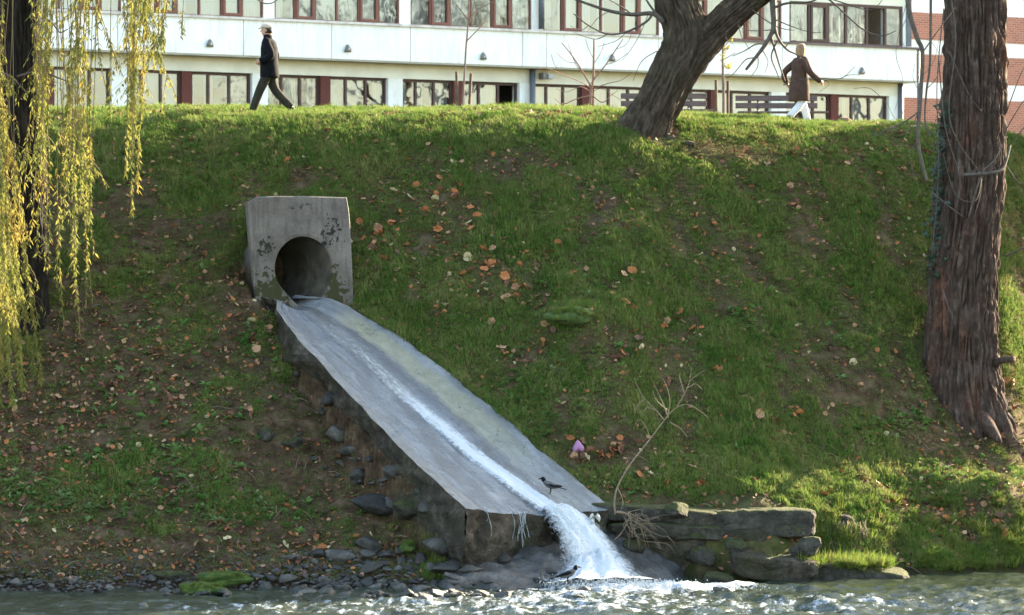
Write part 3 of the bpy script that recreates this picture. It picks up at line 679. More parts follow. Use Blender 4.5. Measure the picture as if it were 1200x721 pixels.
# ------------------------------------------------------------ stones
q = MN('wet_stone')
c = q.ramp(q.noise(5, 6, .7), [(.3, (.016, .014, .012)), (.55, (.05, .044, .038)), (.75, (.12, .108, .095))])
oi = q.n('ShaderNodeObjectInfo').outputs['Random']
c = q.mix(1.0, c, q.ramp(oi, [(0, .45), (.6, 1.0), (1, 1.7)]), 'MULTIPLY'); q.bump(q.noise(14, 6, .75), .9, .04)
stm = q.fin(c, q.ramp(q.noise(3, 2), [(.4, .3), (.6, .7)]), .35)
q = MN('mossy_stone')
c = q.ramp(q.noise(3.5, 6, .7), [(.3, (.03, .026, .02)), (.5, (.07, .062, .05)), (.72, (.15, .135, .11))])
nz = q.n('ShaderNodeNewGeometry').outputs['Normal']; nzz = q.xyz(nz)[2]
mo = q.ramp(q.math('ADD', q.math('MULTIPLY', nzz, .4), q.noise(2.2, 5, .65)), [(.60, 0.0), (.78, .9)])
c = q.mix(mo, c, q.ramp(q.noise(9, 5), [(.3, (.035, .045, .01)), (.7, (.10, .10, .035))])); cr_ = q.n('ShaderNodeTexVoronoi', feature='DISTANCE_TO_EDGE'); cr_.inputs['Scale'].default_value = 2.6; vm_ = q.n('ShaderNodeVectorMath', operation='ADD'); nc_ = q.n('ShaderNodeTexNoise'); nc_.inputs['Scale'].default_value = 3.0; q.L.new(q.pos, nc_.inputs[0]); q.L.new(q.pos, vm_.inputs[0]); q.L.new(nc_.outputs[1], vm_.inputs[1]); q.L.new(vm_.outputs[0], cr_.inputs['Vector'])
crk = q.ramp(cr_.outputs['Distance'], [(0.0, 0.0), (.05, 1.0)])
q.bump(q.math('MULTIPLY', q.noise(11, 7, .8), q.math('ADD', q.math('MULTIPLY', crk, .5), .5)), 1.0, .16)
msm = q.fin(c, .9, .2)
mossm = M('bright_moss', (.02, .045, .008), (.08, .10, .018), 9, .95, bump=1.0, bscale=45, bdist=.03)
def rock_mesh(name, seed, m, sub=3, flat=.6, facets=8):
    bm = bmesh.new(); bmesh.ops.create_icosphere(bm, subdivisions=sub, radius=1); rr = np.random.default_rng(seed)
    co = np.array([v.co[:] for v in bm.verts])
    for k in range(facets):
        d = rr.normal(size=3); d /= np.linalg.norm(d); off = rr.uniform(.48, .82); p = co@d; co -= np.outer(np.clip(p-off, 0, 9)*.92, d)
    co *= (1+.35*(fbm(co[:, 0]*1.7+seed, co[:, 1]*1.7, co[:, 2]*1.7, seed, 3)-.5)+.16*(fbm(co[:, 0]*6+seed, co[:, 1]*6, co[:, 2]*6, seed, 2)-.5))[:, None]
    for v, cc in zip(bm.verts, co): v.co = cc
    me = D.meshes.new(name); bm.to_mesh(me); bm.free(); me.materials.append(m)
    me.polygons.foreach_set('use_smooth', [True]*len(me.polygons)); return me
RM = [rock_mesh('rock', 100+k, stm, 3, facets=13) for k in range(7)]; RMM = [rock_mesh('mossy_rock', 130+k, msm, 4, facets=14) for k in range(4)]
def put_rock(me, loc, r, rz=0, tilt=(0, 0), **k):
    o = link(k.pop('name', 'rock'), me); o.location = loc; o.scale = r; o.rotation_euler = (tilt[0], tilt[1], rz); return tag(o, **k)
rs = random.Random(3)
GRP = 'wet stones heaped along the waterline left of the chute'
spots = []
def near_ok(x, y, r): return all((x-a)**2+(y-b)**2 > (.6*(r+c_))**2 for a, b, c_ in spots)
tries = 0
while len(spots) < 380 and tries < 30000:
    tries += 1
    px = rs.choice([rs.uniform(330, 560), rs.uniform(330, 600), rs.uniform(0, 340)]); py = rs.uniform(672, 698) if px < 330 else rs.uniform(648, 700)
    if px > 500 and py < 665: continue
    r = rs.choice([.05, .06, .07, .08, .1, .13, .17])*rs.uniform(.8, 1.2)
    if px < 330: r *= .7
    Y = HC/((py-CY)/F) - .0
    h = hit(px, py, 62.5, 69)
    x_, y_, z_ = h
    if h.z < -.05: z_ = -.02; y_ = HC*F/(py-CY); x_ = (px-CX)/F*y_
    if not near_ok(x_, y_, r): continue
    spots.append((x_, y_, r))
    sz_ = 'small' if r < .075 else ('middling' if r < .12 else 'large')
    if px < 330: lb = sz_+' stone at the water edge '+('in the far left corner' if px < 40 else 'under the long willow strands' if px < 75 else 'just right of the willow strands' if px < 115 else 'below the bare brown bank' if px < 160 else 'beside the flat grey boulder' if px < 215 else 'left of the moss cushions' if px < 250 else 'right beside the moss cushions')+(', in the water' if py > 689 else ', up on the mud' if py < 680 else ''); gr_ = 'small stones along the left water edge'
    else: lb = sz_+' dark cobble '+('right of the moss cushions' if px < 400 else 'in the heap below the hollow' if px < 480 else 'near the chute lip foot')+(', touching the water' if py > 683 else ', at the back' if py < 668 else ', halfway down'); gr_ = GRP
    put_rock(RM[len(spots) % 7], (x_, y_, z_+r*.25), (r*rs.uniform(.9, 1.5), r*rs.uniform(.8, 1.2), r*rs.uniform(.5, .8)), rs.uniform(0, 6), (rs.uniform(-.3, .3), rs.uniform(-.3, .3)), name='cobble',
        label=lb, cat='stone', group=gr_)
big = [ # px, py(centre), rx,ry,rz (m), label, mesh list, index
 (205, 677, .42, .2, .13, 'flat grey boulder half buried at the foot of the bare left bank', RMM, 1),
 (240, 690, .62, .22, .10, None, None, 0),
 (440, 598, .52, .3, .22, 'long dark boulder below the hollow beside the chute', RM, 2),
 (497, 703, .20, .16, .10, 'jagged black stone in the shallows below the cobble heap', RM, 3),
 (563, 697, .17, .14, .11, 'rounded brown stone standing alone in the shallows left of the foam', RM, 4),
 (683, 694, .20, .14, .10, 'dark humped stone in the white water just below the crow', RM, 5),
 (677, 700, .26, .16, .06, 'low flat stone in the foam in front of the humped stone', RM, 6),
 (736, 690, .22, .12, .06, 'low dark stone at the right end of the foaming water', RM, 0),
 (845, 692, .22, .14, .08, 'pale topped stone awash right of the white water', RM, 1),
 (168, 710, .10, .08, .05, 'tiny black stone sticking out of the water at the lower left', RM, 2),
 (200, 711, .13, .09, .04, 'flat black stone sticking out of the water at the lower left', RM, 3),
 (530, 668, .55, .25, .16, 'broad wet rock shelf at the foot of the chute lip', RM, 5),
 (600, 668, .35, .25, .10, 'smooth wet rock under the trickling lip face', RM, 6),
 (395, 655, .30, .2, .16, 'grey rock at the back of the cobble heap', RM, 1),
 (432, 640, .35, .25, .16, 'brown rock between the cobble heap and the hollow', RM, 0)]
for px, py, a, b_, c_, lab, lst, k in big:
    if lab is None: continue
    Y = HC*F/(py-CY)
    h = hit(px, py, 60.5, 69.5)
    if h.z < 0 or py > 688: h = Vector(((px-CX)/F*Y, Y, -.01))
    put_rock(lst[k], (h.x, h.y, h.z+c_*.2), (a, b_, c_), .2*k, (0, .1), name='boulder', label=lab, cat='rock')
for px, py, w_, lab in ((262, 682, .48, 'bright green moss cushion along the stones at the left waterline'), (238, 694, .36, 'lower strip of green moss dipping into the water at the left'), (667, 374, .42, 'olive green mossy hump in the middle of the grassy slope'), (478, 647, .13, 'small tuft of green grass growing on the cobble heap')):
    Y = HC*F/(py-CY); h = hit(px, py, 62.5, 69 if py > 400 else 76); h = h if h.z > 0 else Vector(((px-CX)/F*Y, Y, 0))
    o = B(); o.blob((0, 0, 0), (w_, .2 if py > 400 else .34, .12 if py > 400 else .17), nz=.5, seed=int(px), sub=4); w = o.out('moss_cushion', mossm, smooth=True); w.location = (h.x, h.y, h.z+.03)
    tag(w, lab, 'moss')
# gravel between the stones
gv = B(); rg = np.random.default_rng(8)
for k in range(4200):
    px = rg.uniform(-10, 600); py = rg.uniform(655 if px > 320 else 676, 694); 
    if px > 520 and py < 668: continue
    Y = HC*F/(py-CY); x_ = (px-CX)/F*Y; 
    y_ = 64.3 + rg.random()*2.6; z_ = float(tz(x_, y_)[0])
    if z_ < -.12 or z_ > .55: continue
    r_ = rg.uniform(.012, .045); a = rg.random()*6
    pts = [(x_+r_*math.cos(a+q_*1.26)*rg.uniform(.7, 1.3), y_+r_*math.sin(a+q_*1.26), z_) for q_ in range(5)]
    gv.add(pts+[(x_+rg.normal()*r_*.2, y_, z_+r_*.8)], [(i, (i+1) % 5, 5) for i in range(5)])
tag(gv.out('gravel', M('gravel_grey', (.015, .014, .013), (.10, .09, .085), 30, .7, lo=.4, hi=.7)), kind='stuff')
rs = random.Random(44)
for k in range(70):
    px = rs.uniform(335, 545); py = rs.uniform(430, 645)
    if py < 395+(px-335)*.72 or py > 520+(px-335)*.75: continue
    h = hit(px, py, 64.5, 73); r = rs.choice([.06, .08, .1, .14, .2])
    put_rock(RM[k % 7], (h.x, h.y, h.z), (r*rs.uniform(.9, 1.5), r, r*rs.uniform(.5, .9)), rs.uniform(0, 6), (rs.uniform(-.4, .4), rs.uniform(-.4, .4)), name='rubble_stone',
        label=('small' if r < .09 else 'middling' if r < .15 else 'large')+' rubble stone under the left wall of the chute, '+('near its top' if py < 500 else 'at mid height' if py < 570 else 'near its foot'), cat='stone', group='rubble along the left wall of the chute')
for k, (px, py, r, lab) in enumerate(((448, 590, .26, 'large dark rock under the middle of the left chute wall'), (480, 618, .3, 'large wet rock close to the lower corner of the chute'), (512, 640, .28, 'low wet rock touching the corner of the lip wall'), (408, 548, .2, 'dark rock wedged below the hollow part of the chute wall'), (560, 655, .24, 'flat wet rock at the foot of the trickling lip wall'))):
    h = hit(px, py, 64, 72); put_rock((RM[1], RMM[0], RM[4], RM[6], RMM[3])[k], (h.x, h.y, h.z), (r*1.4, r, r*.7), k*.9, (.15, .1), name='boulder', label=lab, cat='rock')
for k in range(34):
    x_ = rs.uniform(-1.3, 2.4); y_ = rs.uniform(65.0, 66.2)
    if .7 < x_ < 2.0 and rs.random() < .8: continue
    z_ = float(apz(np.array(x_), np.array(y_))); 
    if z_ < -.08: continue
    r = rs.choice([.05, .07, .1, .15]); put_rock(RM[k % 7], (x_, y_, z_+.01), (r*1.5, r, r*.55), rs.uniform(0, 6), (rs.uniform(-.2, .2), rs.uniform(-.2, .2)), name='rubble_stone',
        label=('small' if r < .08 else 'large')+' wet stone on the sloping apron '+('left of the falling water' if x_ < 1 else 'right of the falling water')+(', near the lip' if y_ > 65.7 else ', by the river'), cat='stone', group='wet stones on the apron below the chute lip')
# stone ledge right of the chute
def slab(name, cx, cy, cz, lx, ly, lz, rz, seed, m, amp=.05, tilt=(0, 0), sub=30, **k):
    bm = bmesh.new(); bmesh.ops.create_cube(bm, size=2); bmesh.ops.subdivide_edges(bm, edges=bm.edges[:], cuts=sub, use_grid_fill=True)
    co = np.array([v.co[:] for v in bm.verts]); p = 8
    nn = (np.sum(np.abs(co)**p, 1))**(1/p); co = co/nn[:, None]*1.0
    co = co*np.array([lx/2, ly/2, lz/2]); no = co/np.linalg.norm(co, axis=1)[:, None]
    dd = (fbm(co[:, 0]*2+seed, co[:, 1]*2, co[:, 2]*3, seed, 4)-.5)*2*amp + (fbm(co[:, 0]*9, co[:, 1]*9, co[:, 2]*9, seed+3, 3)-.5)*amp*.8
    co = co+no*dd[:, None]
    for v, c_ in zip(bm.verts, co): v.co = c_
    me = D.meshes.new(name); bm.to_mesh(me); bm.free(); me.materials.append(m); me.polygons.foreach_set('use_smooth', [True]*len(me.polygons))
    o = link(name, me); o.location = (cx, cy, cz); o.rotation_euler = (tilt[0], tilt[1], rz); return tag(o, **k)
p = PX(884, 594, 68.1); slab('stone_block', p.x, p.y+.15, p.z-.27, 2.1, 1.3, .50, .03, 11, msm, .09, label='long squared stone block with a flat grey top at the right end of the ledge', cat='stone block')
p = PX(765, 588, 68.1); slab('stone_block', p.x, p.y+.1, p.z-.17, 2.3, 1.5, .30, -.05, 12, msm, .12, (.06, .07), label='mossy flat stone slab between the chute and the squared block', cat='stone block')
p = PX(772, 612, 67.8); slab('stone_block', p.x+.1, p.y+.1, p.z-.15, 2.0, 1.1, .28, .02, 13, msm, .13, (.0, .03), label='second layer stone slab under the mossy flat slab', cat='stone block')
p = PX(705, 570, 68.6); slab('stone_block', p.x, p.y, p.z-.12, 1.2, .6, .26, .1, 17, msm, .08, (.1, .1), label='small mossy kerb stone beside the right edge of the chute', cat='stone block')
p = PX(812, 640, 67.6); slab('stone_block', p.x, p.y+.35, p.z-.1, 2.6, .9, .8, .02, 14, rcm, .16, label='dark recessed rock under the ledge slabs', cat='rock')
p = PX(905, 655, 67.4); slab('stone_block', p.x, p.y+.1, p.z-.1, 1.5, 1.1, .42, .1, 15, rcm, .14, (.15, .1), label='low rounded rock below the squared block at the waterline', cat='rock')
p = PX(640, 528, 68.9); slab('stone_block', p.x+.05, p.y+.1, p.z-.05, .26, 1.5, .2, .85, 16, msm, .07, (.48, 0), sub=16, label='rough mossy stone lump along the right rim of the chute', cat='stone block')
p = PX(840, 668, 67.0); put_rock(RMM[2], (p.x, p.y, .03), (.42, .3, .12), .3, name='boulder', label='grey wet rock at the waterline between the foam and the grassy rock', cat='rock')
p = PX(985, 662, 67.7); slab('stone_block', p.x, p.y+.1, .05, 2.3, 1.2, .42, -.06, 18, msm, .12, (.05, .12), label='low rock wedge overgrown with bright grass running into the water', cat='rock')
for k, (px, py, r, lab) in enumerate(((795, 600, .2, 'mossy broken stone wedged between the ledge slabs'), (745, 640, .24, 'dark rounded rock under the mossy ledge slab'), (820, 655, .26, 'dark wet rock at the foot of the ledge beside the foam'), (945, 640, .28, 'rough rock at the right end below the squared block'), (700, 622, .2, 'dark stone between the waterfall and the ledge'), (865, 640, .2, 'angular rock in the recess under the squared block'))):
    p = PX(px, py, 67.35); put_rock(RMM[k % 4], (p.x, p.y, p.z), (r*1.3, r, r*.8), k*1.1, (.2, .1*k), name='boulder', label=lab, cat='rock')
# rocks and broken rubble below the left wall of the chute
for k, (px, py, r, lab) in enumerate(((395, 520, .3, 'dark rubble rock in the hollow left of the chute, the upper one'), (420, 560, .28, 'dark rubble rock in the hollow left of the chute, behind the orange leaf'),
        (500, 610, .3, 'pale faced rock jammed under the lower side wall of the chute'), (540, 615, .26, 'mossy rock against the foot of the lip wall'), (330, 400, .16, 'grey stone beside the top of the chute'), (345, 520, .26, 'rounded earthy rock left of the hollow'), (310, 510, .22, 'mossy rock on the left bank beside the hollow'))):
    h = hit(px, py, 64, 73); put_rock((RM[k] if k < 3 else RMM[k % 4]), (h.x, h.y, h.z-r*.1), (r*.95, r*.8, r*.6), k*1.3, name='boulder', label=lab, cat='rock')
# ------------------------------------------------------------ trees
def bark(name, c1, c2, c3, red=None, vs=(3.2, 3.2, .55), moss=.0):
    q = MN(name)
    n1 = q.noise(3.0, 7, .7, vs); c = q.ramp(n1, [(.3, c1), (.5, c2), (.72, c3)])
    if red: c = q.mix(q.ramp(q.noise(1.6, 5, .6, (1.5, 1.5, .5)), [(.55, 0.0), (.7, .7)]), c, red)
    if moss: c = q.mix(q.math('MULTIPLY', q.ramp(q.noise(1.5, 5, .6), [(.5, 0.0), (.65, 1.0)]), moss), c, (.05, .06, .025))
    c = q.mix(q.ramp(q.noise(7, 6, .75, (1, 1, .7)), [(.45, .6), (.6, 0.0)]), c, c1)
    q.bump(q.math('ADD', q.noise(14, 7, .75, (2.6, 2.6, .5)), q.noise(9, 6, .8, (1, 1, .8))), 1.0, .06)
    return q.fin(c, .95, .15)
barkR = bark('fibrous_bark', (.035, .021, .016), (.11, .070, .055), (.21, .16, .135), (.24, .09, .05), (3.6, 3.6, .45))
barkM = bark('furrowed_bark', (.04, .028, .02), (.11, .078, .056), (.20, .155, .115), None, (3, 3, .8), .3)
barkW = bark('willow_bark', (.012, .010, .008), (.03, .025, .02), (.055, .045, .035))
twigm = M('dark_twig', (.055, .042, .036), (.10, .08, .065), 12, .9)
def trunk(name, path, radii, m, parent, nseg=150, rows=None, flare=None, furrow=.06, fr=5.0, fv=1.1, seed=0, lumps=(), res=.03, grooves=()):
    P = smoothpath(path, 10); m_ = len(P); rad = np.interp(np.linspace(0, len(path)-1, m_), range(len(path)), radii)
    cum = [0.0]
    for i in range(1, m_): cum.append(cum[-1]+(P[i]-P[i-1]).length)
    tot = cum[-1]; rows = rows or int(tot/res); h = np.linspace(0, tot, rows)
    C = np.stack([np.interp(h, cum, [p[k] for p in P]) for k in range(3)], -1); rr = np.interp(h, cum, rad)
    tan = np.gradient(C, axis=0); tan /= np.linalg.norm(tan, axis=1)[:, None]
    ux = np.array([1, 0, 0])[None]-tan*tan[:, :1]; ux /= np.linalg.norm(ux, axis=1)[:, None]; uy = np.cross(tan, ux)
    th = np.linspace(0, 2*np.pi, nseg+1)[None, :]; H = h[:, None]
    wob = (fbm(np.cos(th)*1.5, np.sin(th)*1.5, H*.5, seed+3, 3)-.5)*.35
    r = rr[:, None]*(1+wob*.55)
    if flare:
        f_, lobes = flare; k = np.exp(-H/f_)
        s = 0
        for (a, w, amt) in lobes:
            da = np.angle(np.exp(1j*(th-a))); s = s+amt*np.exp(-(da/w)**2)
        r = r*(1+k*s)
    # fibrous ridges and furrows following the stem
    tw = th+.10*np.sin(H*.9)+ .25*(fbm(np.cos(th)*2, np.sin(th)*2, H*.6, seed+9, 2)-.5)
    a1 = n3(np.cos(tw)*fr, np.sin(tw)*fr, H*fv, seed+11); a2 = n3(np.cos(tw)*fr*2.3, np.sin(tw)*fr*2.3, H*fv*2, seed+12); a3 = n3(np.cos(tw)*fr*5, np.sin(tw)*fr*5, H*fv*5, seed+13)
    ridge = (1-np.abs(2*a1-1)*1.9)*.5+(1-np.clip(np.abs(2*a2-1)*3, 0, 1))*-.75+.45+(a3-.5)*.8
    r = r+furrow*(ridge-.3)
    for (a, hh, wa, wh, amt) in lumps:
        da = np.angle(np.exp(1j*(th-a))); r = r+amt*np.exp(-(da/wa)**2-((H-hh)/wh)**2)
    V = C[:, None, :]+ux[:, None, :]*(r*np.cos(th))[..., None]+uy[:, None, :]*(r*np.sin(th))[..., None]
    return grid_obj(name, V[..., 0], V[..., 1], V[..., 2], m, parent)
def grow(b, p, d, L, r, depth, rg, curl=.25, up=.1, kids=3, n=5, minr=.006, spread=.7, shrink=.68):
    pts = [Vector(p)]; d = Vector(d).normalized(); segs = max(3, int(4+depth))
    for k in range(segs):
        d = (d+Vector((rg.gauss(0, curl), rg.gauss(0, curl), rg.gauss(0, curl)+up*.3))*.5).normalized(); pts.append(pts[-1]+d*L/segs)
    r1 = max(minr, r*.5); b.tube(pts, [r+(r1-r)*i/segs for i in range(segs+1)], n if depth > 1 else 3, cap=False)
    if depth <= 0: return
    for k in range(kids):
        t = rg.uniform(.35, 1.0) if k else 1.0; i = min(int(t*segs), segs-1); q_ = pts[i].lerp(pts[i+1], t*segs-i if t < 1 else 1)
        nd = (d+Vector((rg.gauss(0, spread), rg.gauss(0, spread), rg.gauss(0, spread)*.8+up))).normalized()
        grow(b, q_, nd, L*rg.uniform(shrink-.13, shrink+.1), max(minr, (r+(r1-r)*t)*.62), depth-1, rg, curl, up, kids, n, minr, spread, shrink)
# --- big trunk at the right
g0 = hit(1130, 482)
tR = empty('shaggy_bark_tree', (g0.x, g0.y+.5, g0.z-.1), label='massive tree with shaggy reddish bark standing on the slope at the right', cat='tree')
YR = g0.y+.5
path = [PX(px, py, YR) for px, py in ((1133, 540), (1128, 480), (1126, 440), (1127, 380), (1130, 300), (1137, 200), (1142, 100), (1144, 0), (1146, -90), (1150, -200), (1152, -300))]
path = [Vector((p.x, p.y, p.z)) for p in path]
trunk('trunk', path, [.86, .77, .68, .62, .60, .595, .55, .525, .515, .49, .45], barkR, tR, 320, None, (.55, ((math.pi*1.02, .5, .65), (-.55, .35, .5), (-1.7, .4, .3), (.2, .3, .6), (2.2, .5, .3))), .10, 4.6, .95, 7, lumps=((0.05, 5.2, .35, .3, .09), (-2.2, 3.2, .2, .35, .05), (-1.2, 8.0, .3, .3, .08)), res=.028)
rg = random.Random(21); o = B()
for k in range(5):
    a = k*1.3; z_ = path[-1].z-1.6+k*.35; grow(o, (path[-1].x, path[-1].y, z_), (math.cos(a), math.sin(a), .55), 3.6, .24, 4, rg, .22, .15, 3)
attach(o.out('limbs', barkM), tR)
# broken stub and root spur
def stub(p0, p1, r, par, m=barkR):
    o = B(); pts = smoothpath([p0, Vector(p0).lerp(Vector(p1), .5)+Vector((0, 0, .03)), p1], 5); o.tube(pts, [r*(1.1-.35*i/len(pts))*(1+.12*math.sin(i*2.1)) for i in range(len(pts))], 9)
    return attach(o.out('branch_stub', m, smooth=True), par)
stub(PX(1158, 428, YR-.3), PX(1188, 421, YR-.8), .075, tR)
o = B(); o.tube(smoothpath([PX(1140, 480, YR-.4), PX(1155, 497, YR-.75), PX(1172, 518, YR-1.15)], 6), [.26, .25, .23, .21, .2, .18, .17, .15, .13, .11, .09, .06, .04], 14)
attach(o.out('root', barkR, smooth=True), tR)
def vine(pts, r, par, n=5, name='vine'):
    o = B(); P = smoothpath([PX(*p) for p in pts], 6); m_ = len(P); o.tube(P, [r*(1-.55*i/m_) for i in range(m_)], n); return attach(o.out(name, twigm, smooth=True), par)
yv = YR-.85
for pts, r in (([(1106, -40, yv), (1120, 40, yv-.1), (1112, 130, yv), (1125, 170, yv-.1), (1150, 210, yv), (1140, 260, yv-.05)], .014), ([(1100, 70, yv+.2), (1108, 150, yv), (1125, 210, yv-.1), (1118, 250, yv)], .013),
    ([(1112, 60, yv), (1135, 110, yv-.05), (1150, 130, yv)], .011), ([(1092, 225, yv+.2), (1110, 240, yv), (1130, 255, yv-.05)], .016), ([(1135, 255, yv), (1150, 205, yv-.1), (1165, 188, yv-.1), (1180, 160, yv)], .02),
    ([(1130, 205, yv), (1160, 203, yv-.25), (1176, 196, yv-.15), (1184, 170, yv)], .038), ([(1106, 10, yv), (1098, 100, yv+.1), (1100, 200, yv+.1), (1092, 300, yv+.2)], .012), ([(1150, 210, yv), (1143, 235, yv-.1), (1120, 228, yv-.1), (1105, 180, yv)], .012),
    ([(1105, 340, yv), (1112, 362, yv-.15), (1120, 380, yv-.1)], .012), ([(1182, 175, yv+.3), (1200, 150, yv), (1215, 140, yv)], .015), ([(1180, 195, yv+.3), (1196, 215, yv), (1215, 205, yv)], .012), ([(1178, 300, yv+.2), (1200, 290, yv-.1), (1220, 280, yv)], .02), ([(1180, 130, yv+.3), (1195, 90, yv), (1210, 60, yv)], .012), ([(1180, 150, yv+.3), (1200, 118, yv), (1215, 110, yv)], .012)):
    vine(pts, r, tR)
# dark branch hanging down beside the trunk
hb = [((1050, -90), (1062, -20), (1066, 15), (1075, 45), (1081, 62), (1079, 110), (1076, 165), (1083, 200), (1086, 212)), ((1091, -20), (1090, 72), (1086, 105), (1084, 140), (1090, 160))]
for pts, r in zip(hb, (.058, .028)): vine([(a, b_, YR-1.6) for a, b_ in pts], r, tR, 7, 'hanging_branch')
for pts, r in (([(1081, 62), (1100, 35), (1120, 8)], .018), ([(1078, 130), (1060, 143), (1040, 152), (1020, 160)], .022), ([(1077, 128), (1068, 150), (1052, 160)], .014), ([(1050, 150), (1038, 160), (1020, 152)], .012),
    ([(1085, 105), (1098, 90), (1104, 60)], .01), ([(1080, 90), (1095, 70), (1103, 30)], .008), ([(1066, 15), (1055, 40), (1062, 58)], .008), ([(1076, 165), (1066, 185), (1080, 230)], .01), ([(1075, 45), (1090, 48), (1100, 62)], .008), ([(1063, 0), (1050, 60), (1058, 95), (1048, 130)], .007), ([(1079, 110), (1070, 92), (1072, 75)], .007), ([(1084, 150), (1095, 160), (1100, 185)], .009), ([(1060, 143), (1048, 138), (1040, 120)], .006)):
    vine([(a, b_, YR-1.6) for a, b_ in pts], r, tR, 4, 'twig')
ivm = M('ivy_leaf', (.018, .035, .022), (.035, .06, .04), 9, .6); o = B(); ri = random.Random(8)
for k in range(420):
    px = ri.gauss(1101, 6); py = ri.uniform(120, 330); px += (py-200)*-.04; c_ = PX(px, py, YR-.25-.3*ri.random()); r_ = ri.uniform(.02, .05)
    o.add([c_+Vector((ri.gauss(0, r_), ri.gauss(0, r_), ri.gauss(0, r_))) for _ in range(4)], [(0, 1, 2, 3)])
tag(attach(o.out('ivy_leaves', ivm), tR), kind='stuff')
# --- leaning tree on the crest
g1 = hit(765, 158); YM = g1.y+.3
tM = empty('leaning_tree', (g1.x, YM, g1.z-.1), label='leaning forked tree with furrowed brown bark on top of the bank', cat='tree')
path = [PX(px, py, YM) for px, py in ((748, 178), (757, 155), (770, 127), (783, 100), (793, 80), (804, 58), (804, 36), (799, 20), (792, 0), (784, -40), (768, -130))]
trunk('trunk', path, [.50, .44, .40, .41, .44, .48, .42, .385, .40, .36, .30], barkM, tM, 260, None, (.4, ((math.pi, .5, .8), (-.2, .3, .4), (-1.5, .6, .3))), .06, 5.0, .9, 31, lumps=((-1.5, 1.75, .35, .25, .09), (-2.6, 2.3, .3, .3, .06), (-1.2, 2.15, .25, .18, -.08)), res=.025)
path2 = [PX(px, py, YM+dy) for px, py, dy in ((800, 76, 0), (818, 58, -.03), (838, 36, -.06), (857, 17, -.1), (880, -2, -.15), (915, -26, -.2), (975, -50, -.1), (1040, -80, .2))]
trunk('limb', path2, [.30, .33, .30, .285, .27, .25, .22, .15], barkM, tM, 180, None, None, .06, 5.0, .9, 41, res=.025)
rg = random.Random(5); o = B(); p = path[-1]
for k in range(4): grow(o, p, (math.cos(k*1.7), math.sin(k*1.7), .8), 3.8, .2, 4, rg, .2, .15, 3)
p = path2[-1]
for k in range(3): grow(o, p, (math.cos(k*2.1)+.4, math.sin(k*2.1), .7), 3.4, .13, 4, rg, .2, .15, 3)
attach(o.out('limbs', barkM), tM)
def brn(pts, r, n=5, Y=YM-.3, name='branch', par=None):
    o = B(); P = smoothpath([PX(a, b_, Y) for a, b_ in pts], 5); m_ = len(P); o.tube(P, [max(.004, r*(1-.65*i/m_)) for i in range(m_)], n, cap=False); return attach(o.out(name, twigm, smooth=True), par or tM)
for pts, r in (([(777, 26), (765, 16), (740, 17), (715, 13), (690, 5), (665, -4)], .055), ([(765, 14), (758, 25), (735, 37), (712, 40), (690, 30), (672, 16)], .03), ([(772, 20), (760, 4), (752, -10)], .03), ([(740, 17), (728, 8), (700, -8)], .018),
    ([(712, 40), (698, 46), (676, 40)], .012), ([(690, 30), (680, 36), (668, 30)], .01), ([(735, 37), (722, 48), (700, 55)], .01), ([(760, 16), (750, 40), (738, 60), (728, 72)], .009), ([(715, 13), (700, 22), (688, 38)], .01),
    ([(770, 60), (752, 72), (742, 95)], .010), ([(668, -4), (640, -2), (600, -12)], .02),
    ([(292, -12), (305, 2), (318, 4), (330, -4)], .02)):
    brn(pts, r)
# hanging spray of twigs from the right limb
for pts, r in (([(905, -18), (906, 8), (907, 30), (903, 42), (895, 55), (885, 68), (874, 82)], .075), ([(907, 30), (912, 45), (922, 58), (934, 64)], .035), ([(903, 42), (908, 58), (914, 78), (920, 95)], .028), ([(911, 48), (904, 66), (910, 84), (914, 93)], .02), ([(897, 52), (886, 52), (872, 60), (858, 66)], .018),
    ([(885, 68), (874, 70), (862, 84), (852, 92)], .014), ([(888, 64), (888, 78), (880, 90)], .012), ([(893, 58), (900, 72), (896, 86)], .012), ([(920, 56), (928, 48), (940, 50)], .012), ([(934, 64), (944, 72), (948, 84)], .010), ([(905, 10), (922, 4), (950, 2), (972, -8)], .03), ([(907, 22), (925, 30), (950, 38), (962, 38)], .014),
    ([(880, 10), (892, 20), (912, 32), (930, 36)], .016), ([(878, 4), (866, 18), (868, 40), (880, 60)], .012), ([(950, -10), (972, 0), (992, 18), (1012, 35), (1033, 42), (1050, 36)], .022), ([(960, -6), (990, 4), (1020, 12), (1034, 0)], .016), ([(868, 22), (855, 34), (838, 40)], .012), ([(855, 34), (850, 44), (860, 52)], .008),
    ([(918, 100), (935, 94), (960, 92), (985, 92), (1002, 78)], .012), ([(985, 92), (995, 88), (1008, 88)], .009), ([(960, 92), (972, 98), (960, 108)], .007), ([(860, 30), (840, 46), (815, 52)], .010), ([(1038, 120), (1020, 104), (1000, 104)], .008), ([(905, 35), (880, 36), (862, 30)], .012)):
    brn(pts, r, 5, YM-.35)
# root mound at the foot
o = B(); p = hit(785, 160); o.blob((p.x+.05, p.y+.15, p.z-.16), (.42, .5, .22), nz=.7, seed=3, sub=4); attach(o.out('root', barkM, smooth=True), tM)
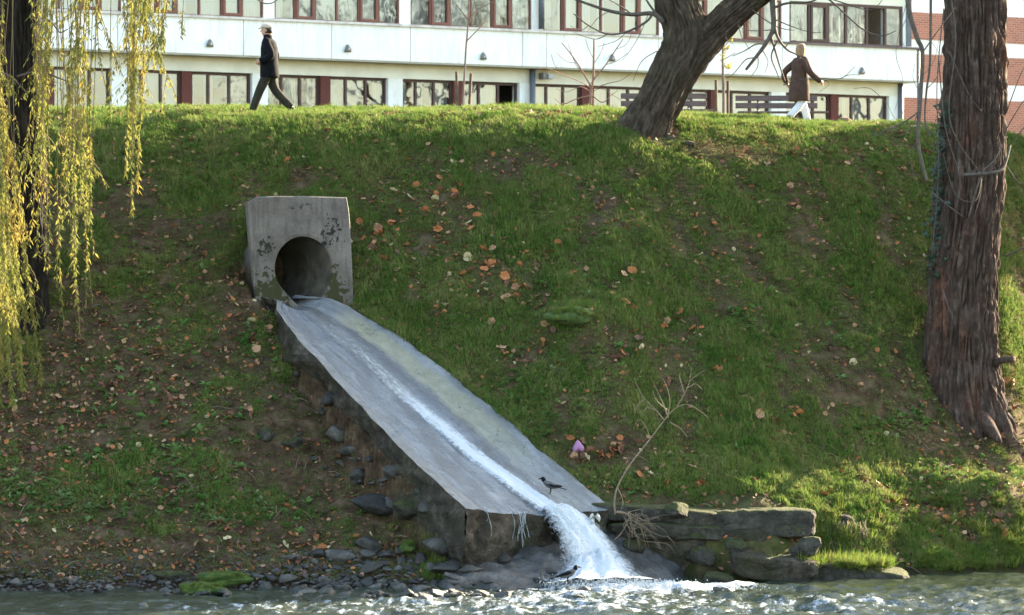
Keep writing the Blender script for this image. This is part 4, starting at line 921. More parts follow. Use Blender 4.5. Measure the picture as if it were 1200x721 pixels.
# --- willow at the left
tW = empty('weeping_willow', (-8.95, 70.6, 4.1), label='weeping willow with a dark trunk and yellowing drooping strands at the left edge', cat='willow')
path = [Vector((-8.9+.1*k*0, 70.6, z_)) for k, z_ in enumerate((3.6, 4.6, 6, 7.5, 9, 10.5, 12))]; path = [p+Vector(((-.02, .02, .05, .02, -.05, -.1, -.2)[i], 0, 0)) for i, p in enumerate(path)]
trunk('trunk', path, [.52, .42, .38, .37, .36, .36, .34], barkW, tW, 160, None, (.5, ((0, .5, .3), (2, .5, .3), (4, .5, .3))), .06, 4.5, .8, 61)
rg = random.Random(9); o = B()
for (dx, dy, dz, L, r) in ((1, -.3, .5, 3.8, .18), (-1, -.3, .5, 3.8, .2), (.3, -1, .5, 3.2, .16), (.5, .8, .6, 3.0, .16), (-.5, .7, .7, 3, .15)):
    grow(o, (path[-1].x, 70.6, 11.6), (dx, dy, dz), L, r, 3, rg, .2, .1, 3)
attach(o.out('limbs', barkW), tW)
q = MN('willow_leaf')
wc = q.ramp(q.noise(1.1, 3, .6), [(.32, (.06, .08, .02)), (.5, (.15, .15, .035)), (.68, (.30, .21, .05))])
wc = q.mix(q.ramp(q.noise(25, 2), [(.45, 0.0), (.65, .6)]), wc, (.30, .28, .08)); q.fin(wc, .8, .1)
tr_ = q.n('ShaderNodeBsdfTranslucent'); q.L.new(wc, tr_.inputs[0]); mx = q.n('ShaderNodeMixShader'); mx.inputs[0].default_value = .4; q.L.new(q.b.outputs[0], mx.inputs[1]); q.L.new(tr_.outputs[0], mx.inputs[2]); q.L.new(mx.outputs[0], q.out.inputs[0])
wlm = q.m; wtw = M('willow_twig', (.20, .13, .06), (.12, .08, .045), 5, .8)
def strand(px0, py0, px1, py1, Y, leaf0=0.0, dens=1.0, side=0.3, rg=rg, lsz=1.0):
    p0, p1 = PX(px0, py0, Y), PX(px1, py1, Y); n = 16; pts = []
    sx, sy = rg.uniform(-.12, .12), rg.uniform(-.15, .15); ph = rg.random()*6
    for i in range(n+1):
        t = i/n; pts.append(Vector((p0.x+(p1.x-p0.x)*t**1.4+sx*math.sin(t*5+ph)*t*(1-t*.4), Y+sy*math.sin(t*4+ph), p0.z+(p1.z-p0.z)*t)))
    b = B(); b.tube(pts, [.008*(1-.6*i/n)+.002 for i in range(n+1)], 3, cap=False); k0 = len(b.f)
    L = (p0-p1).length; cnt = int(L*30*dens)
    twl = []
    for k in range(max(1, int(L*1.3*side))):                           # short side twigs
        t = rg.uniform(max(0, leaf0-.15), .9); i = int(t*n); q_ = pts[i]; dl = rg.uniform(.25, .8); dxy = Vector((rg.gauss(0, .5), rg.gauss(0, .5), -1)).normalized()
        e = q_+dxy*dl; b.tube([q_, q_.lerp(e, .5)+Vector((dxy.x*.08, dxy.y*.08, .03)), e], [.004, .003, .002], 3, cap=False); twl.append((q_, e))
    k1 = len(b.f)
    def leaf(p, d, l, w):
        d = d.normalized(); sdv = d.cross(Vector((rg.gauss(0, 1), rg.gauss(0, 1), rg.gauss(0, 1)))).normalized(); up = d.cross(sdv)
        b.add([p, p+d*l*.4+sdv*w, p+d*l+up*w*.6*rg.uniform(-1, 1)-Vector((0, 0, l*.12)), p+d*l*.4-sdv*w], [(0, 1, 2), (0, 2, 3)])
    for k in range(cnt):
        t = leaf0+(1-leaf0)*rg.random()**.85; x_ = t*n; i = min(int(x_), n-1); p = pts[i].lerp(pts[i+1], x_-i)
        leaf(p, Vector((rg.gauss(0, .55), rg.gauss(0, .55), -1)), rg.uniform(.07, .15)*lsz, rg.uniform(.011, .019)*lsz)
    for (a, e) in twl:
        for k in range(int((a-e).length*34*dens)): leaf(a.lerp(e, rg.random()), Vector((rg.gauss(0, .6), rg.gauss(0, .6), -1)), rg.uniform(.06, .12)*lsz, rg.uniform(.008, .014)*lsz)
    o = b.out('hanging_strand', [wtw, wlm]); mi = [1]*len(b.f); mi[:k1] = [0]*k1; o.data.polygons.foreach_set('material_index', mi); attach(o, tW)
U_ = rg.uniform
for k in range(25): strand(U_(-70, 20), -120, U_(-50, 48), U_(330, 490), U_(66.8, 69.2), U_(.42, .58), 1.25, 1.0)
for k in range(9): strand(U_(-30, 60), -110, U_(-10, 62), U_(180, 420), U_(68, 69.6), U_(.1, .4), .55, .5)
for k in range(9): strand(U_(40, 70), -100, U_(34, 62), U_(100, 340), U_(67.5, 69.6), U_(.1, .3), .9, .6)
for k in range(8): strand(U_(60, 110), -100, U_(64, 120), U_(150, 255), U_(67.5, 69.8), U_(.2, .55), .9, .7)
for k in range(10): strand(U_(60, 110), -80, U_(66, 112), U_(260, 400), U_(68, 69.6), U_(.5, .8), .25, .3)
for k in range(9): strand(U_(140, 175), -100, U_(150, 164), U_(130, 268), U_(67.5, 69), U_(.1, .3), 1.15, .8)
for k in range(13): strand(U_(135, 215), -100, U_(140, 212), U_(20, 130), U_(67.5, 69.6), U_(.1, .4), 1.0, 1.2)
for k in range(12): strand(U_(60, 150), -90, U_(70, 150), U_(10, 110), U_(68, 69.8), U_(.1, .5), .55, .6)
for px, py in ((108, 258), (93, 290), (128, 135), (190, 60), (213, 45)): strand(px+U_(-6, 6), -90, px, py, 68.5, .75, .35, .1)
brn([(50, 20), (62, 28), (70, 38), (80, 34)], .02, 5, 69, par=tW); brn([(20, 90), (45, 84), (70, 92), (90, 100)], .025, 5, 69, par=tW); brn([(0, 85), (15, 92), (32, 110)], .03, 5, 69, par=tW)
# --- young trees by the building
def young(px, py, Y, label, paths, m=None):
    z = float(tz((px-CX)/F*Y, Y)[0]); w = empty('young_tree', ((px-CX)/F*Y, Y, z), label=label, cat='young tree')
    for k, (pts, r) in enumerate(paths):
        o = B(); P = smoothpath([PX(a, b_, Y) for a, b_ in pts], 5)
        if k == 0: P = [Vector((P[0].x, P[0].y, z-.15))]+P
        m_ = len(P); o.tube(P, [max(.006, r*(1-.6*i/m_)) for i in range(m_)], 5); attach(o.out('trunk' if k == 0 else 'branch', m or twigm, smooth=True), w)
    return w
def stake(px, y0, y1, Y, label, group=None, lean=0):
    z = float(tz((px-CX)/F*Y, Y)[0]); o = B(); p = PX(px+lean, y0, Y); o.tube([((px-CX)/F*Y, Y, z-.2), tuple(p)], .035, 7); w = o.out('tree_stake', M('stake_wood', (.12, .075, .05), (.07, .045, .035), 8, .9)); return tag(w, label, 'stake', group)
lt = M('young_bark', (.20, .13, .10), (.12, .085, .07), 9, .85)
young(541, 133, 88, 'thin young tree tied between two stakes in front of the white building', [([(541, 134), (543, 110), (546, 60), (549, 20), (550, -30)], .032), ([(548, 30), (556, 15), (566, 8), (578, 2)], .02), ([(549, 24), (540, 12), (532, 2)], .02), ([(547, 48), (557, 38), (570, 24)], .018)], lt)
stake(536, 84, 0, 88, 'left stake of the thin tree in front of the brick pier', lean=-1); stake(549, 86, 0, 88.2, 'right stake of the thin tree in front of the brick pier', lean=3)
w = young(690, 132, 84, 'bushy bare young tree with many spreading twigs before the long white building', [([(690, 132), (692, 120), (693, 104), (695, 96), (696, 60), (696, 46)], 0.0413), ([(693, 102), (685, 88), (677, 75), (668, 62), (658, 50)], 0.0220), ([(693, 98), (700, 88), (710, 76), (722, 58), (730, 46)], 0.0209), ([(684, 87), (674, 74), (666, 52)], 0.0110),
  ([(694, 104), (680, 96), (660, 88), (640, 80), (628, 84)], 0.0121), ([(695, 104), (712, 98), (728, 94), (742, 84)], 0.0121), ([(692, 112), (676, 116), (660, 122), (650, 116)], 0.0143), ([(694, 112), (706, 120), (716, 112), (724, 106)], 0.0143), ([(693, 108), (680, 102), (664, 108), (652, 104)], 0.0110),
  ([(696, 75), (704, 62), (708, 50)], 0.0077), ([(696, 70), (690, 58), (686, 46)], 0.0077), ([(690, 118), (700, 126), (712, 128)], 0.0088), ([(722, 58), (734, 52), (740, 40)], 0.0066), ([(658, 86), (650, 76), (646, 64)], 0.0066), ([(710, 76), (722, 72), (736, 62)], 0.0066), ([(676, 74), (664, 72), (652, 62)], 0.0066), ([(693, 108), (704, 104), (716, 110), (728, 118)], 0.0077), ([(660, 122), (650, 128), (640, 124)], 0.0066)], M('reddish_twig', (.25, .13, .09), (.15, .09, .07), 9, .85))
w = young(848, 138, 88, 'slender young tree with a few yellow leaves between two stakes at the benches', [([(848, 139), (848, 110), (847, 80), (847, 55), (846, 38)], .04), ([(847, 70), (855, 66), (862, 62)], .012), ([(847, 56), (853, 50), (858, 44)], .012)], lt)
yl = M('yellow_leaf', (.28, .22, .06), (.20, .19, .05), 20, .7, trans=.4)
b = B()
for k in range(46):
    cx_, cy_ = rg.choice(((851, 56), (853, 77), (848, 68), (856, 46), (850, 60))); p = PX(cx_+rg.gauss(0, 2), cy_+rg.gauss(0, 1.5), 88+rg.gauss(0, .05)); r_ = .032
    b.add([p+Vector((rg.gauss(0, r_), rg.gauss(0, r_), rg.gauss(0, r_))) for _ in range(4)], [(0, 1, 2, 3)])
attach(b.out('leaves', yl), w)
stake(840, 94, 0, 88, 'left stake beside the slender tree near the benches', lean=-1); stake(853, 95, 0, 88.1, 'right stake beside the slender tree near the benches')
# bare park trees further along the bank to the right (their images show in the window panes)
rg = random.Random(77); tB = empty('bare_tree', (30, 110, 8.9), label='tall bare park tree well to the right of the big trunk', cat='tree', group='bare park trees beyond the right edge')
o = B(); o.tube([(30, 110, 8.3), (30.1, 110, 11), (30, 110.2, 13.5)], [.4, .33, .28], 10); attach(o.out('trunk', barkM, smooth=True), tB)
o = B()
for k in range(6): grow(o, (30, 110.1, 11.2+.4*k), (math.cos(k*1.3), math.sin(k*1.3), .9), 4.2, .17, 5, rg, .22, .12, 3, 5, .012)
attach(o.out('crown', barkM), tB)
for k, (x_, y_, s_) in enumerate(((47, 105, 1.15), (62, 104, 1.3), (40, 112, 1.0), (75, 106, 1.25), (55, 116, 1.1), (88, 108, 1.3), (34, 118, .8), (52, 108, .9), (44, 97, 1.7), (58, 91, 2.0), (70, 96, 1.8))):
    c_ = copy_tree(tB); c_.location = (x_, y_, float(tz(x_, y_)[0])-.1); c_.rotation_euler = (0, 0, k*1.1); c_.scale = (s_,)*3

# unseen evergreens added beyond the right edge to keep sun off the slope
rg = random.Random(15); lfm = M('evergreen_leaf', (.03, .055, .015), (.05, .08, .02), 5, .6)
def evergreen(x_, y_, top, rad):
    z_ = float(tz(x_, y_)[0]); w = empty('shade_evergreen', (x_, y_, z_), label='dense evergreen tree added out of view at the right to shade the slope', cat='tree', group='added shade evergreens beyond the right edge'); H = top-z_
    o = B(); o.tube([(x_, y_, z_-.2), (x_, y_, z_+H*.5), (x_, y_, z_+H*.9)], [.14, .10, .03], 7); attach(o.out('trunk', barkM, smooth=True), w)
    o = B()
    for k in range(2600):
        h_ = rg.uniform(max(.08, (8.9-z_)/H), 1); a = rg.uniform(0, 6.283); r_ = rad*math.sqrt(max(0, 1-(h_-.5)**2*2)+.12)*rg.uniform(.35, 1)*(1+.25*math.sin(a*3+h_*9)); c_ = Vector((x_+r_*math.cos(a), y_+r_*math.sin(a), z_+H*h_))
        o.add([c_+Vector((rg.gauss(0, .13), rg.gauss(0, .13), rg.gauss(0, .13))) for _ in range(4)], [(0, 1, 2, 3)])
    attach(o.out('crown', lfm), w)
for a in ((15.4, 81.2, 11.8, 1.6), (14.2, 82.8, 11.6, 1.6), (13.6, 84.6, 10.8, 1.3), (13.9, 87.0, 10.9, 1.3), (15.0, 89.0, 10.8, 1.3), (16.4, 83.6, 11.0, 1.4), (15.4, 86.0, 11.0, 1.3)): evergreen(*a)
# ------------------------------------------------------------ benches
wood = M('weathered_bench_wood', (.14, .095, .085), (.08, .058, .055), 8, .8, stretch=(.3, 1, 3)); legm = M('bench_leg', (.06, .05, .05), (.04, .035, .035), 5, .7)
def bench_at(px0, px1, Y, yseat):
    x0, x1 = (px0-CX)/F*Y, (px1-CX)/F*Y; z = HC+(CY-yseat)/F*Y; L = x1-x0; s = empty('park_bench', (x0, Y, z-.45))
    zg = float(tz(x0, Y)[0])-(z-.45)-.1
    for zz_, yy_ in ((.80, .42), (.62, .38)):
        b = B(); b.box(0, L*.955, yy_-.02, yy_+.025, zz_-.065, zz_+.065, .008); b.out('backrest_board', wood, s, local=True)
    for k in range(3):
        b = B(); b.box(.04, L*1.07, -.06+k*.135, .055+k*.135, .43, .47, .006); b.out('seat_board', wood, s, local=True)
    for t in (.26, .75):
        b = B(); b.box(L*t-.16, L*t+.16, -.02, .28, .385, .428, .01); b.box(L*t-.06, L*t+.06, .05, .2, zg, .384, .01); b.out('leg', legm, s, local=True)
        b = B(); b.tube([(L*t, .26, .39), (L*t, .36, .55), (L*t, .445, .86)], .025, 6); b.out('back_support', legm, s, local=True)
    return s
b1 = bench_at(728, 834, 92, 129); tag(b1, 'weathered wooden park bench half hidden behind the leaning tree', 'bench', 'wooden benches before the white building')
b2_ = bench_at(863, 964, 92, 131.5); tag(b2_, 'weathered wooden park bench behind the walking woman', 'bench', 'wooden benches before the white building')
# ------------------------------------------------------------ people
skin = M('skin', (.42, .24, .17), (.38, .21, .15), 6, .6)
def human(loc, rz, c, label):
    w = empty('person', loc, rz, label=label, cat='person')
    V = []; E = []; Rr = []
    def ch(par, pts):
        for p in pts:
            V.append(p[:3]); Rr.append(p[3] if len(p) > 3 else .05)
            if par is not None: E.append((par, len(V)-1))
            par = len(V)-1
        return par
    pel = ch(None, [(0, 0, .93, .13)]); neck = ch(pel, [(.01, 0, 1.12, .12), (.02, 0, 1.3, .13), (.02, 0, 1.42, .11), (.04, 0, 1.50, .055)])
    ch(neck, [(.045, 0, 1.56, .06), (.06, 0, 1.62, .085), (.05, 0, 1.70, .088), (.045, 0, 1.75, .06)])
    chest = 3
    for sd, arm, leg in ((1, c['armL'], c['legL']), (-1, c['armR'], c['legR'])):
        ch(chest, [(.02, sd*.17, 1.43, .055)]+[(x, sd*abs(y), z, r) for (x, y, z), r in zip(arm, (.042, .032, .028))])
        ch(pel, [(0, sd*.09, .88, .09)]+[(x, sd*abs(y), z, r) for (x, y, z), r in zip(leg, (.06, .04, .035))])
    me = D.meshes.new('body'); me.from_pydata(V, E, []); me.materials.append(skin); me.update()
    o = link('body', me, w, True); sk = o.modifiers.new('skin', 'SKIN'); sk.use_smooth_shade = True
    for i, r in enumerate(Rr): me.skin_vertices[0].data[i].radius = (r, r); me.skin_vertices[0].data[i].use_root = (i == 0)
    sb = o.modifiers.new('sub', 'SUBSURF'); sb.levels = 1; sb.render_levels = 2
    # head details: skull, nose, ears, mouth, eyes
    hx = .055; b = B(); b.loft([(hx-.015, 0, 1.545, .055, .05), (hx, 0, 1.565, .085, .06), (hx-.002, 0, 1.60, .098, .072), (hx-.006, 0, 1.66, .104, .079), (hx-.012, 0, 1.71, .102, .078), (hx-.012, 0, 1.75, .078, .062), (hx-.012, 0, 1.772, .035, .03)], 16)
    b.add([(hx+.085, .014, 1.635), (hx+.085, -.014, 1.635), (hx+.125, 0, 1.628), (hx+.096, 0, 1.682), (hx+.09, 0, 1.62)], [(0, 2, 3), (2, 1, 3), (0, 4, 2), (4, 1, 2)])
    b.out('head', skin, w, True, True)
    b = B()
    for s_ in (1, -1): b.blob((hx-.01, s_*.08, 1.645), (.018, .01, .03), sub=1)
    b.out('ears', skin, w, True, True)
    b = B()
    for s_ in (1, -1): b.blob((hx+.086, s_*.03, 1.672), (.010, .013, .008), sub=1)
    b.out('eyes', M('eye_dark', (.03, .02, .02)), w, True, True)
    b = B(); b.blob((hx+.088, 0, 1.60), (.008, .022, .006), sub=1); b.out('mouth', M('lip', (.33, .12, .10)), w, True, True)
    # hair / cap
    if c.get('cap'):
        b = B(); b.loft([(hx-.03, 0, 1.60, .082, .084), (hx-.03, 0, 1.66, .085, .087), (hx-.025, 0, 1.69, .09, .084)], 14); b.out('hair', M('dark_hair', (.03, .022, .02)), w, True, True)
        b = B(); b.loft([(hx, 0, 1.695, .118, .092, .04), (hx-.005, 0, 1.725, .125, .10, .05), (hx-.01, 0, 1.76, .105, .085, .08), (hx-.02, 0, 1.785, .05, .05, .1)], 16); b.loft([(hx+.11, 0, 1.69, .05, .07, -.15), (hx+.115, 0, 1.703, .048, .066, -.15)], 12)
        b.out('flat_cap', M('beige_cap', (.46, .38, .30), (.38, .31, .25), 10), w, True, True)
    else:
        b = B(); b.loft([(hx-.045, 0, 1.50, .055, .06), (hx-.045, 0, 1.54, .085, .092), (hx-.035, 0, 1.60, .105, .106), (hx-.03, 0, 1.68, .112, .108), (hx-.02, 0, 1.74, .105, .10), (hx-.02, 0, 1.785, .075, .075), (hx-.02, 0, 1.80, .03, .03)], 18)
        for i, v in enumerate(b.v):
            q_ = float(fbm(v[0]*25, v[1]*25, v[2]*12, 3, 3))-.5; b.v[i] = (v[0]*(1+q_*.1), v[1]*(1+q_*.35), v[2]+q_*.02)
        b.out('hair', M('auburn_hair', (.38, .25, .15), (.27, .16, .09), 22, .7, stretch=(1, 1, .4), trans=.2), w, True, True)
    # legs
    b = B()
    for sd, leg in ((1, c['legL']), (-1, c['legR'])):
        pts = [(0, sd*.085, .95), (.0, sd*.09, .84)]+[(x, sd*abs(y), z) for x, y, z in leg]
        b.tube(smoothpath([pts[0], pts[1], pts[2], pts[3]], 5), [.115, .115, .113, .112, .11, .108, .104, .10, .095, .09, .086, .083, .08, .078, .076, .074], 12)
    b.loft([(0, 0, .80, .12, .15), (0, 0, .95, .13, .17), (0, 0, 1.0, .12, .16)], 14)
    o = b.out('trousers', c['trousers'], w, True, True)
    for sd, leg, ft in ((1, c['legL'], c['footL']), (-1, c['legR'], c['footR'])):
        x, y, z = leg[1]; y = sd*abs(y); t_ = ft
        b = B(); dx, dz = math.cos(t_), math.sin(t_)
        b.tube([(x-.05*dx, y, z-.03-.05*dz), (x+.0, y, z-.045), (x+.1*dx, y, z-.05+.1*dz), (x+.19*dx, y, z-.06+.19*dz)], [.045, .05, .043, .028], 10); b.out('shoe', c['shoe'], w, True, True)
    b = B(); b.loft([(r[0], 0, r[1], r[2], r[3]) for r in c['coat']], 22)
    for i, v in enumerate(b.v):
        q_ = (float(fbm(v[0]*6, v[1]*6, v[2]*3.5, 5, 3))-.5)*.10; b.v[i] = (v[0]*(1+q_), v[1]*(1+q_), v[2])
    for sd, arm in ((1, c['armL']), (-1, c['armR'])):
        pts = [(.02, sd*.14, 1.45), (.015, sd*.20, 1.38)]+[(x, sd*abs(y), z) for x, y, z in arm[:2]]
        b.tube(smoothpath(pts, 5), [.07, .08, .086, .088, .087, .085, .083, .08, .077, .074, .072, .069, .067, .065, .062, .062], 12)
    b.out('coat', c['coatm'], w, True, True)
    b = B(); b.loft(c['collar'], 16); b.out('collar', c['coatm'], w, True, True)
    for sd, arm in ((1, c['armL']), (-1, c['armR'])):
        x, y, z = arm[1]; y = sd*abs(y); x2, y2, z2_ = arm[2]; y2 = sd*abs(y2); d = Vector((x2-x, y2-y, z2_-z)).normalized(); p = Vector((x, y, z))+d*.05
        b = B(); b.blob(p, (.042, .022, .045), sub=2); sdv = Vector((0, sd, 0)).cross(d).normalized()
        for k in range(4):
            a = p+d*.03+sdv*(-.027+.018*k); l = (.062, .07, .066, .05)[k]; e = a+d*l*.6+Vector((0, -sd*.012, 0)); b.tube([a, e, e+d*l*.35+Vector((0, -sd*.03, -.01))], [.0095, .009, .007], 6)
        a = p+sdv*-.03; b.tube([a, a+d*.03-sdv*.025, a+d*.055-sdv*.02+Vector((0, -sd*.012, 0))], [.012, .011, .008], 6); b.out('hand', skin, w, True, True)
    return w
zman = float(tz(-4.85, 77.6)[0])
man = human((-4.85, 77.6, zman+.01), math.pi-.12, dict(cap=True, legL=((.17, .09, .49), (.31, .08, .10), (.33, .08, .05)), legR=((-.10, .10, .50), (-.42, .09, .16), (-.45, .09, .1)), footL=.25, footR=-.7,
    armL=((-.08, .27, 1.15), (.13, .22, 1.05), (.2, .17, 1.03)), armR=((-.08, .27, 1.15), (.13, .22, 1.05), (.2, .17, 1.03)),
    coat=((-.01, .74, .185, .23), (-.01, .76, .19, .235), (0, .95, .18, .225), (0, 1.12, .165, .215), (.0, 1.30, .165, .225), (.01, 1.42, .14, .21), (.02, 1.48, .10, .13), (.03, 1.50, .07, .08)),
    collar=((.02, 0, 1.45, .10, .11), (.03, 0, 1.50, .09, .088), (.035, 0, 1.57, .082, .08)),
    coatm=M('black_jacket', (.004, .0045, .006), (.008, .008, .010), 12, .95, spec=.1, bump=.3, bscale=12, bdist=.03), trousers=M('olive_trousers', (.022, .021, .016), (.036, .032, .024), 8, .9, spec=.1, bump=.3, bscale=9, bdist=.03), shoe=M('black_shoe', (.015, .013, .012))),
    'man in black jacket, dark trousers and beige cap walking left along the crest')
man.scale = (1.03,)*3
xw_, yw_ = (937-CX)/F*80.2, 80.2; zw = float(tz(xw_, yw_)[0])
wom = human((xw_, yw_, zw), .5, dict(legL=((.14, .08, .48), (.26, .07, .10), (.28, .07, .05)), legR=((-.02, .10, .50), (-.32, .09, .19), (-.34, .08, .1)), footL=0.0, footR=-.6,
    armR=((.10, .29, 1.14), (.34, .30, .97), (.41, .29, .93)), armL=((-.16, .36, 1.17), (-.10, .38, .95), (-.06, .36, .88)),
    coat=((-.02, .53, .21, .27), (-.02, .55, .215, .275), (-.01, .75, .21, .27), (0, .95, .19, .25), (0, 1.12, .165, .215), (.0, 1.30, .165, .22), (.01, 1.42, .14, .20), (.02, 1.48, .10, .12), (.03, 1.50, .07, .08)),
    collar=((.02, 0, 1.45, .10, .11), (.03, 0, 1.49, .09, .09), (.035, 0, 1.54, .08, .08)),
    coatm=M('brown_coat', (.058, .034, .028), (.08, .048, .04), 9, .95, spec=.1, bump=.4, bscale=10, bdist=.03), trousers=M('white_trousers', (.66, .66, .72), (.56, .56, .62), 8, .85, bump=.3, bscale=9, bdist=.03), shoe=M('dark_shoe', (.04, .035, .035))),
    'auburn haired woman in long brown coat and white trousers walking right past the bench')
wom.scale = (.94,)*3
# ------------------------------------------------------------ crows
blk = M('crow_black', (.003, .003, .004), (.006, .006, .008), 20, .7, spec=.1); gry = M('crow_grey', (.10, .10, .10), (.07, .07, .07), 25, .9)
def crow(loc, rz, label, sc=1.0, wing=0.0):
    w = empty('hooded_crow', loc, rz, label=label, cat='crow', group='hooded crows at the outfall'); w.scale = (sc,)*3
    b = B(); b.tube(smoothpath([(-.16, 0, .13), (-.08, 0, .155), (.02, 0, .185), (.09, 0, .225), (.12, 0, .265)], 4), [.015, .03, .042, .052, .058, .062, .065, .066, .066, .064, .06, .055, .05, .045, .04, .036, .034], 12); b.out('body', gry, w, True, True)
    b = B(); b.tube(smoothpath([(.105, 0, .235), (.125, 0, .27), (.15, 0, .30), (.175, 0, .305)], 3), [.03, .036, .04, .042, .045, .045, .043, .036, .028, .018], 10)
    b.tube([(.18, 0, .302), (.21, 0, .298), (.245, 0, .285)], [.017, .012, .003], 6); b.out('head', blk, w, True, True)
    for s_ in (1, -1):
        b = B(); b.add([(.07, s_*.045, .215), (.05, s_*.075, .185), (-.06, s_*(.072+wing), .15), (-.20, s_*(.035+wing*1.5), .12+wing), (-.24, s_*(.015+wing*1.5), .125+wing), (-.12, s_*.03, .185), (.0, s_*.045, .225)], [(0, 1, 2, 6), (6, 2, 5), (2, 3, 4, 5)])
        o = b.out('wing', blk, w, True, True); o.modifiers.new('s', 'SOLIDIFY').thickness = .012
        b = B(); b.tube([(.0, s_*.03, .14), (-.015, s_*.03, .08), (.0, s_*.03, .0)], [.016, .008, .005], 6); b.tube([(-.03, s_*.03, .004), (.0, s_*.03, .006), (.045, s_*.035, .002)], .005, 4); b.tube([(.0, s_*.03, .006), (.035, s_*.055, .002)], .004, 4); b.out('leg', blk, w, True, True)
    b = B(); b.add([(-.13, .02, .135), (-.13, -.02, .135), (-.30, -.04, .09), (-.33, 0, .085), (-.30, .04, .09)], [(0, 1, 2, 3, 4)]); o = b.out('tail', blk, w, True, True); o.modifiers.new('s', 'SOLIDIFY').thickness = .01
    return w
def chit(px, py):                                      # where a line of sight meets the chute
    best = None
    for t in np.linspace(0, 1, 120):
        s = np.linspace(.0, 1, 60); x_, y_, z_ = chuteP(t+0*s, s); ppx, ppy = project(x_, y_, z_); e = np.hypot(ppx-px, ppy-py); k = int(np.argmin(e))
        if best is None or e[k] < best[0]: best = (e[k], Vector((x_[k], y_[k], z_[k])))
    return best[1]
crow(chit(645, 578)+Vector((0, 0, -.01)), math.pi-.2, 'crow with black head and wings standing in the wet film on the chute', .88, .02)
p = 64.85
put_rock(RM[2], ((664-CX)/F*p, p+.05, .0), (.16, .13, .05), .3, name='boulder', label='small stone under the crow in the edge of the white water', cat='rock')
crow(Vector(((666-CX)/F*p, p, HC-330/F*p)), .15, 'grey and black crow on a stone in the foaming water below the chute', .92)
# ------------------------------------------------------------ litter and debris
h = hit(678, 531)
b = B(); vs = []; N = 20
for j in range(13):
    v = j/12; zz_ = .25*v-.02
    for k in range(N):
        a = 2*math.pi*k/N; prof = .115*math.sin(math.pi*min(1, (v*.78+.22)**.85*1.02))**.75*(1-.35*v); notch = 1-.35*math.exp(-((a-1.5*math.pi)/.35)**2)*(1-v)**2
        r_ = max(.004, prof)*notch*(1+.10*(float(fbm(math.cos(a)*3, math.sin(a)*3, v*5, 3, 2))-.5)); vs.append((r_*math.cos(a), r_*.85*math.sin(a), zz_+(.05*math.exp(-((a-1.5*math.pi)/.4)**2)*(1-v)**2)))
fs = [(j*N+k, j*N+(k+1) % N, (j+1)*N+(k+1) % N, (j+1)*N+k) for j in range(12) for k in range(N)]+[tuple(range(N))[::-1]]
bal = mk('balloon', vs, fs, M('pink_rubber', (.42, .19, .34), (.36, .16, .30), 3, .35, trans=.3), smooth=True)
bal.location = (h.x, h.y-.05, h.z+.03); bal.rotation_euler = (0, -.1, 0); bal.scale = (1, 1, .85); tag(bal, 'crumpled pink balloon lying in dead leaves beside the lower chute', 'balloon')
dry = M('dry_wood', (.22, .16, .105), (.13, .095, .065), 9, .9)
ys = 67.2; sn_ = empty('dead_sapling', PX(738, 605, ys), label='dry uprooted sapling with a tangle of roots leaning beside the chute lip', cat='dead sapling')
def st(pts, r, nm='twig', Y=ys, m=dry, par=sn_):
    o = B(); P = smoothpath([PX(a, b_, Y+(dy[0] if dy else 0)) for a, b_, *dy in pts], 5); m_ = len(P); o.tube(P, [max(.0035, r*(1-.6*i/m_)) for i in range(m_)], 5); return attach(o.out(nm, m, smooth=True), par)
st([(721, 603), (720, 588), (724, 570), (738, 545), (760, 517), (782, 488), (792, 478)], .019, 'stem')
for pts in ([(792, 478), (802, 462), (808, 447), (810, 430)], [(782, 488), (785, 472), (782, 455), (776, 443)], [(792, 478), (806, 474), (822, 483), (830, 490)], [(778, 492), (768, 480), (756, 468), (748, 455), (743, 443)], [(762, 516), (758, 502), (750, 492), (744, 498)], [(802, 462), (798, 448), (796, 440)], [(808, 447), (816, 440), (826, 434)],
  [(785, 495), (797, 502), (805, 512)], [(781, 480), (770, 470), (765, 458)], [(768, 481), (758, 478), (752, 488)], [(805, 455), (815, 450), (822, 456)], [(724, 572), (730, 588), (726, 602)], [(783, 490), (778, 476), (772, 462), (766, 450)], [(756, 468), (748, 474), (744, 484)]): st(pts, .009)
rgd = random.Random(12)
for k in range(30):
    a = rgd.uniform(-2.9, .5); L = rgd.uniform(20, 62); x0, y0_ = 738+rgd.uniform(-8, 10), 606+rgd.uniform(-6, 10)
    tx, ty = x0+L*.9*math.cos(a+1.2), y0_+abs(L*math.sin(a-1.1))*.9
    st([(x0, y0_), (x0+(tx-x0)*.4+rgd.uniform(-12, 12), y0_+(ty-y0_)*.25+rgd.uniform(-10, 10), rgd.uniform(-.2, .1)), (x0+(tx-x0)*.8, y0_+(ty-y0_)*.6, rgd.uniform(-.3, .1)), (tx, ty, rgd.uniform(-.3, .1))], rgd.uniform(.003, .007), 'root')
st([(738, 606), (728, 625), (712, 640), (700, 658)], .014, 'root'); st([(735, 640), (715, 650), (700, 668), (680, 677)], .014, 'root'); st([(720, 640), (725, 655), (733, 672)], .03, 'root', m=M('mossy_root', (.12, .12, .03), (.2, .15, .06)))
st([(722, 600), (733, 602), (742, 608)], .03, 'root')
h = PX(697, 605, 67.0); b = B(); rgn = random.Random(2)
for k in range(14):
    a = rgn.random()*6.28; b.add([(0, 0, 0), (.10*math.cos(a), .03*rgn.gauss(0, 1), .10*math.sin(a)-.03), (.09*math.cos(a+.5), .03*rgn.gauss(0, 1), .12*math.sin(a+.5)-.04), (.04*math.cos(a+.3), -.04, .04*math.sin(a+.3))], [(0, 1, 2, 3)])
